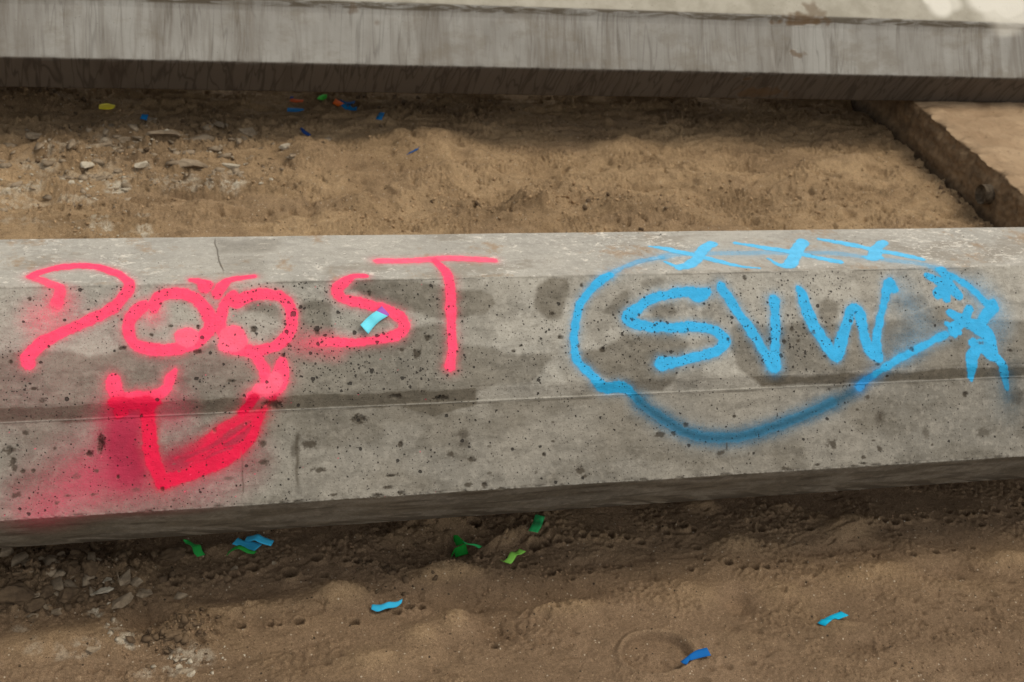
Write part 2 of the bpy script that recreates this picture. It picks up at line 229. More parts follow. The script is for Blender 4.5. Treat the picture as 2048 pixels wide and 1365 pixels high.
def concrete_back():
    g = N('streaked_concrete'); uv = g.uv; o = g.obj
    # uv: u metres along, v metres round the section
    sh = g.n('Mapping')
    def strk(su, sv, det, rough, dist, shear=0., loc=(0, 0, 0)):
        # each band of run-off is a noise stretched down the face
        sx = g.n('SeparateXYZ'); g.set(sx.inputs[0], uv)
        u = g.math('ADD', sx.outputs[0], g.math('MULTIPLY', sx.outputs[1], shear))
        cx = g.n('CombineXYZ'); g.set(cx.inputs[0], g.math('MULTIPLY', u, su)); g.set(cx.inputs[1], g.math('MULTIPLY', sx.outputs[1], sv)); cx.inputs[2].default_value = loc[0]
        return g.noise(cx.outputs[0], 1, det, rough, dist)
    _, ms, ma = g.attr('masks')            # r lower face, g underside, b upper/top, a step seam
    s1 = strk(9, .8, 3, .6, .2); s2 = strk(30, 2.6, 4, .65, .5, .0, (5, 0, 0)); s3 = strk(110, 9, 3, .6, .4, .05, (9, 0, 0))
    col = g.mix(g.ramp(g.noise(o, 4, 4, .6), .3, .7), lin(152, 149, 140), lin(134, 130, 121))
    v = g.math('ADD', g.math('MULTIPLY', s1, .55), g.math('ADD', g.math('MULTIPLY', s2, .6), g.math('MULTIPLY', s3, .2)))
    st = g.math('MULTIPLY', g.ramp(v, .60, .84), ms[0])
    reg = g.ramp(g.noise(g.mapping(o, (1, .1, .1)), 2.3, 2, .5), .38, .6, .35, 1.)
    col = g.mix(g.math('MULTIPLY', g.math('MULTIPLY', st, reg), .75), col, lin(92, 82, 69))
    lt = g.math('MULTIPLY', g.ramp(g.math('ADD', g.math('MULTIPLY', s3, .35), g.math('MULTIPLY', s2, .65)), .56, .72), ms[0])
    col = g.mix(g.math('MULTIPLY', lt, .3), col, lin(178, 174, 164))
    # thin run marks
    d = strk(30, 2.2, 2, .5, .35, .05, (2, 0, 0))
    ln = g.ramp(g.math('ABSOLUTE', g.math('SUBTRACT', d, .5)), .0, .028, 1., 0.)
    gate = g.ramp(strk(5, 3, 2, .5, 0, 0, (7, 0, 0)), .38, .55)
    col = g.mix(g.math('MULTIPLY', g.math('MULTIPLY', ln, gate), g.math('MULTIPLY', ms[0], .32)), col, lin(70, 62, 52))
    blot = g.ramp(g.noise(g.mapping(o, (1, 1.6, 1.6), loc=(2, 0, 0)), 7, 6, .72), .48, .66, 0, .45); col = g.mix(g.math('MULTIPLY', blot, ms[0]), col, lin(112, 103, 88))
    # winding drips on the underside
    d1 = strk(16, 2.2, 2, .5, .3, -.05, (3, 0, 0)); d2 = strk(27, 3.4, 2, .5, .35, .05, (8, 0, 0))
    l1 = g.ramp(g.math('ABSOLUTE', g.math('SUBTRACT', d1, .5)), .0, .022, 1., 0.); l2 = g.ramp(g.math('ABSOLUTE', g.math('SUBTRACT', d2, .5)), .0, .035, 1., 0.)
    dr = g.math('MULTIPLY', g.math('MAXIMUM', l1, l2), ms[1])
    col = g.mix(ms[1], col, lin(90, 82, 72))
    col = g.mix(g.math('MULTIPLY', dr, .62), col, lin(52, 44, 36))
    wide = g.math('MULTIPLY', g.ramp(strk(8, 2, 3, .6, .3, .1, (12, 0, 0)), .5, .7), ms[1])
    col = g.mix(g.math('MULTIPLY', wide, .4), col, lin(66, 55, 44))
    # warm dusty upper faces, dirt lying in the step
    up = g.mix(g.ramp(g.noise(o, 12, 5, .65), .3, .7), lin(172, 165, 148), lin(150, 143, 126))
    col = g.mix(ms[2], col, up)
    dirt_shade = g.math('MULTIPLY', g.ramp(strk(9, 55, 4, .65, .6, 0, (21, 0, 0)), .40, .56), ma)
    col = g.mix(g.math('MULTIPLY', dirt_shade, .85), col, lin(84, 74, 58))
    wc = g.attr('paint'); col = g.mix(wc[2], col, wc[0])
    fine = g.noise(o, 120, 4, .6); vv = g.vor(o, 90); q = g.ramp(vv['Distance'], .05, .16, 1, 0)
    sepc = g.n('SeparateColor'); g.set(sepc.inputs[0], vv['Color']); q = g.math('MULTIPLY', q, g.ramp(sepc.outputs[0], .75, .85))
    col = g.mix(g.math('MULTIPLY', q, .6), col, lin(70, 62, 50))
    nrm = g.bump(g.math('SUBTRACT', fine, q), .6, .001)
    return g.done(col, .88, nrm, .3)
def sand_mat():
    g = N('sand'); o = g.obj; _, ms, ma = g.attr('masks')        # r crust, g dryness, b rough clods
    n1 = g.noise(o, 3.2, 5, .6); n2 = g.noise(o, 30, 5, .65); n3 = g.noise(o, 500, 3, .7)
    wet = g.mix(g.ramp(n1, .3, .7), SAND_W1, SAND_W2); dry = g.mix(g.ramp(n1, .3, .7), SAND_D1, SAND_D2)
    col = g.mix(ms[1], wet, dry)
    col = g.mix(g.math('MULTIPLY', ms[2], .6), col, CLOD)
    col = g.mix(g.ramp(n2, .35, .75, 0, .35), col, lin(92, 74, 54))
    col = g.mix(g.math('MULTIPLY', g.ramp(g.noise(o, 75, 6, .75, .3), .60, .70), g.ramp(g.noise(o, 9, 3, .6), .42, .62)), col, lin(84, 66, 48))
    cr = g.math('MULTIPLY', ms[0], g.ramp(g.noise(o, 38, 6, .7, .4), .42, .58), clamp=True)
    col = g.mix(g.math('MULTIPLY', cr, .85), col, CRUSTC)
    col = g.mix(g.ramp(n3, .38, .62, 0, .8), col, g.mix(1., col, (.55, .53, .50), 'MULTIPLY'))
    n4 = g.noise(o, 210, 4, .7); col = g.mix(g.ramp(n4, .55, .68, 0, .6), col, g.mix(1., col, (1.35, 1.33, 1.3), 'MULTIPLY')); col = g.mix(g.ramp(n4, .45, .33, 0, .6), col, g.mix(1., col, (.55, .52, .48), 'MULTIPLY'))
    # scattered grains: pale and dark
    for sc, thr, c, lc in ((170, .965, lin(205, 190, 165), 0), (120, .972, lin(45, 38, 32), 3), (260, .95, lin(190, 165, 130), 5), (240, .95, lin(60, 46, 34), 8)):
        vv = g.vor(g.mapping(o, (1, 1, 1), loc=(lc, 0, 0)), sc); sp = g.n('SeparateColor'); g.set(sp.inputs[0], vv['Color'])
        q = g.math('MULTIPLY', g.math('GREATER_THAN', sp.outputs[0], thr), g.ramp(vv['Distance'], .2, .34, 1, 0))
        col = g.mix(g.math('MULTIPLY', q, .85), col, c)
    hb = g.math('ADD', g.math('MULTIPLY', n3, .6), g.math('MULTIPLY', g.noise(o, 130, 6, .75), 1.3))
    nrm = g.bump(hb, 1., .0045)
    return g.done(col, .95, nrm, .15)
SAND_W1 = (0.3712, 0.2502, 0.15)
SAND_W2 = (0.2874, 0.1912, 0.1119)
SAND_D1 = (0.5776, 0.402, 0.2232)
SAND_D2 = (0.4233, 0.2874, 0.1559)
CLOD = (0.1746, 0.117, 0.0685)
CRUSTC = (0.7305, 0.6445, 0.491)
def simple_rock(name, a, b, sc=40):
    g = N(name); o = g.obj
    n = g.noise(o, sc, 5, .65); f = g.noise(o, 350, 3, .6)
    col = g.mix(g.ramp(n, .35, .65), a, b); col = g.mix(g.ramp(f, .4, .7, 0, .3), col, g.mix(1., col, (.6, .6, .6), 'MULTIPLY'))
    return g.done(col, .95, g.bump(g.math('ADD', n, g.math('MULTIPLY', f, .4)), .8, .003), .15)
def paper_mat(name, c):
    g = N(name); o = g.obj
    n = g.noise(o, 300, 3, .6); col = g.mix(g.ramp(n, .3, .7, 0, .12), c, tuple(q*.7 for q in c))
    m = g.done(col, .85, g.bump(n, .15, .0004), .3)
    return m
M_FRONT = concrete_front(); M_BACK = concrete_back(); M_SAND = sand_mat()

# ---------------------------------------------------------------- beams
PROF = [(2.275, .570), (2.115, .570), (1.973, .4314), (1.968, .4045), (1.876, .278), (1.944, .165)]   # top back ... under front (y, z)
SEG = [0]
for a, b in zip(PROF[:-1], PROF[1:]): SEG.append(SEG[-1]+math.hypot(b[0]-a[0], b[1]-a[1]))
YC = 2.195
def profile(step):
    """dense samples of the visible side, then the hidden side as corners; returns y, z, ny, nz, s"""
    P = []; 
    for k in range(5):
        (y0, z0), (y1, z1) = PROF[k], PROF[k+1]; L = SEG[k+1]-SEG[k]; n = max(2, int(round(L/step)))
        ty, tz = (y1-y0)/L, (z1-z0)/L; nr = (tz, -ty)
        for i in range(n):
            t = i/n; P.append([y0+(y1-y0)*t, z0+(z1-z0)*t, nr[0], nr[1], SEG[k]+L*t])
    P.append([PROF[-1][0], PROF[-1][1], nr[0], nr[1], SEG[5]])
    P = np.array(P)
    # round the arrises over about 3 mm and add the thin mould seam
    s = P[:, 4].copy(); Y = P[:, 0].copy(); Z = P[:, 1].copy()
    r = .003
    for k in range(1, 5):
        for j in np.nonzero(np.abs(s-SEG[k]) < r)[0]:
            a = abs(s[j]-SEG[k])/r; q = (1-a)**2*r*.25
            bis = np.array([Y[np.searchsorted(s, SEG[k]-.02)]+Y[min(len(s)-1, np.searchsorted(s, SEG[k]+.02))], Z[np.searchsorted(s, SEG[k]-.02)]+Z[min(len(s)-1, np.searchsorted(s, SEG[k]+.02))]])/2-np.array([Y[j], Z[j]])
            L = np.hypot(*bis); 
            if L > 1e-6: P[j, 0] += bis[0]/L*q; P[j, 1] += bis[1]/L*q
    seam = np.exp(-((s-(SEG[3]+.0005))/.0010)**2)*.0016
    P[:, 0] += P[:, 2]*seam; P[:, 1] += P[:, 3]*seam
    nn = P[:, 2:4].copy()
    for j in range(1, len(P)-1): 
        t = P[j+1, :2]-P[j-1, :2]; t /= np.hypot(*t)+1e-9; nn[j] = (t[1], -t[0])
    P[:, 2:4] = nn
    back = [(2*YC-1.944, .165), (2*YC-1.876, .278), (2*YC-1.968, .4045), (2*YC-1.973, .4314)]
    s0 = SEG[5]
    return P, back
def columns(x0, f0, f1, x1, fine, coarse):
    return np.concatenate([np.arange(x0, f0-coarse*.5, coarse), np.arange(f0, f1, fine), np.arange(f1, x1+coarse, coarse)])
def beam(name, dy, xs, step, disp, attrs_fn, mat, label):
    P, back = profile(step)
    nP = len(P); nb = len(back); nR = nP+nb
    Xg, Jg = np.meshgrid(xs, np.arange(nP), indexing='ij')
    S = P[Jg, 4]
    d = disp(Xg.ravel(), S.ravel()).reshape(Xg.shape)
    V = np.zeros((len(xs), nR, 3))
    V[:, :nP, 0] = Xg; V[:, :nP, 1] = P[Jg, 0]+P[Jg, 2]*d+dy; V[:, :nP, 2] = P[Jg, 1]+P[Jg, 3]*d
    for j, (y, z) in enumerate(back):
        V[:, nP+j, 0] = xs; V[:, nP+j, 1] = y+dy; V[:, nP+j, 2] = z
    I = np.arange(len(xs)*nR).reshape(len(xs), nR)
    J = np.roll(I, -1, axis=1)
    Q = np.stack([I[:-1], J[:-1], J[1:], I[1:]], -1).reshape(-1, 4)[:, ::-1]
    uv = np.zeros((len(xs), nR, 2)); uv[:, :, 0] = xs[:, None]; uv[:, :nP, 1] = P[:, 4]
    for j in range(nb): uv[:, nP+j, 1] = SEG[5]+.3+.15*j
    A = {k: np.zeros((len(xs), nR, 4)) for k in ('paint', 'masks')}
    aa = attrs_fn(Xg.ravel(), S.ravel())
    for k in A: A[k][:, :nP] = aa[k].reshape(len(xs), nP, 4)
    me = mesh_np(name, V.reshape(-1, 3), Q, {k: a.reshape(-1, 4) for k, a in A.items()}, uv.reshape(-1, 2))
    me.materials.append(mat)
    # end caps
    bm = bmesh.new(); bm.from_mesh(me); bm.verts.ensure_lookup_table()
    for ring, flip in ((I[0], False), (I[-1], True)):
        vs = [bm.verts[i] for i in (ring if flip else ring[::-1])]
        try: bm.faces.new(vs)
        except ValueError: pass
    bm.to_mesh(me); bm.free()
    o = link(name, me); tag(o, label, 'concrete beam', 'two precast concrete beams lying parallel', 'thing')
    return o, V, P, A, aa, nP

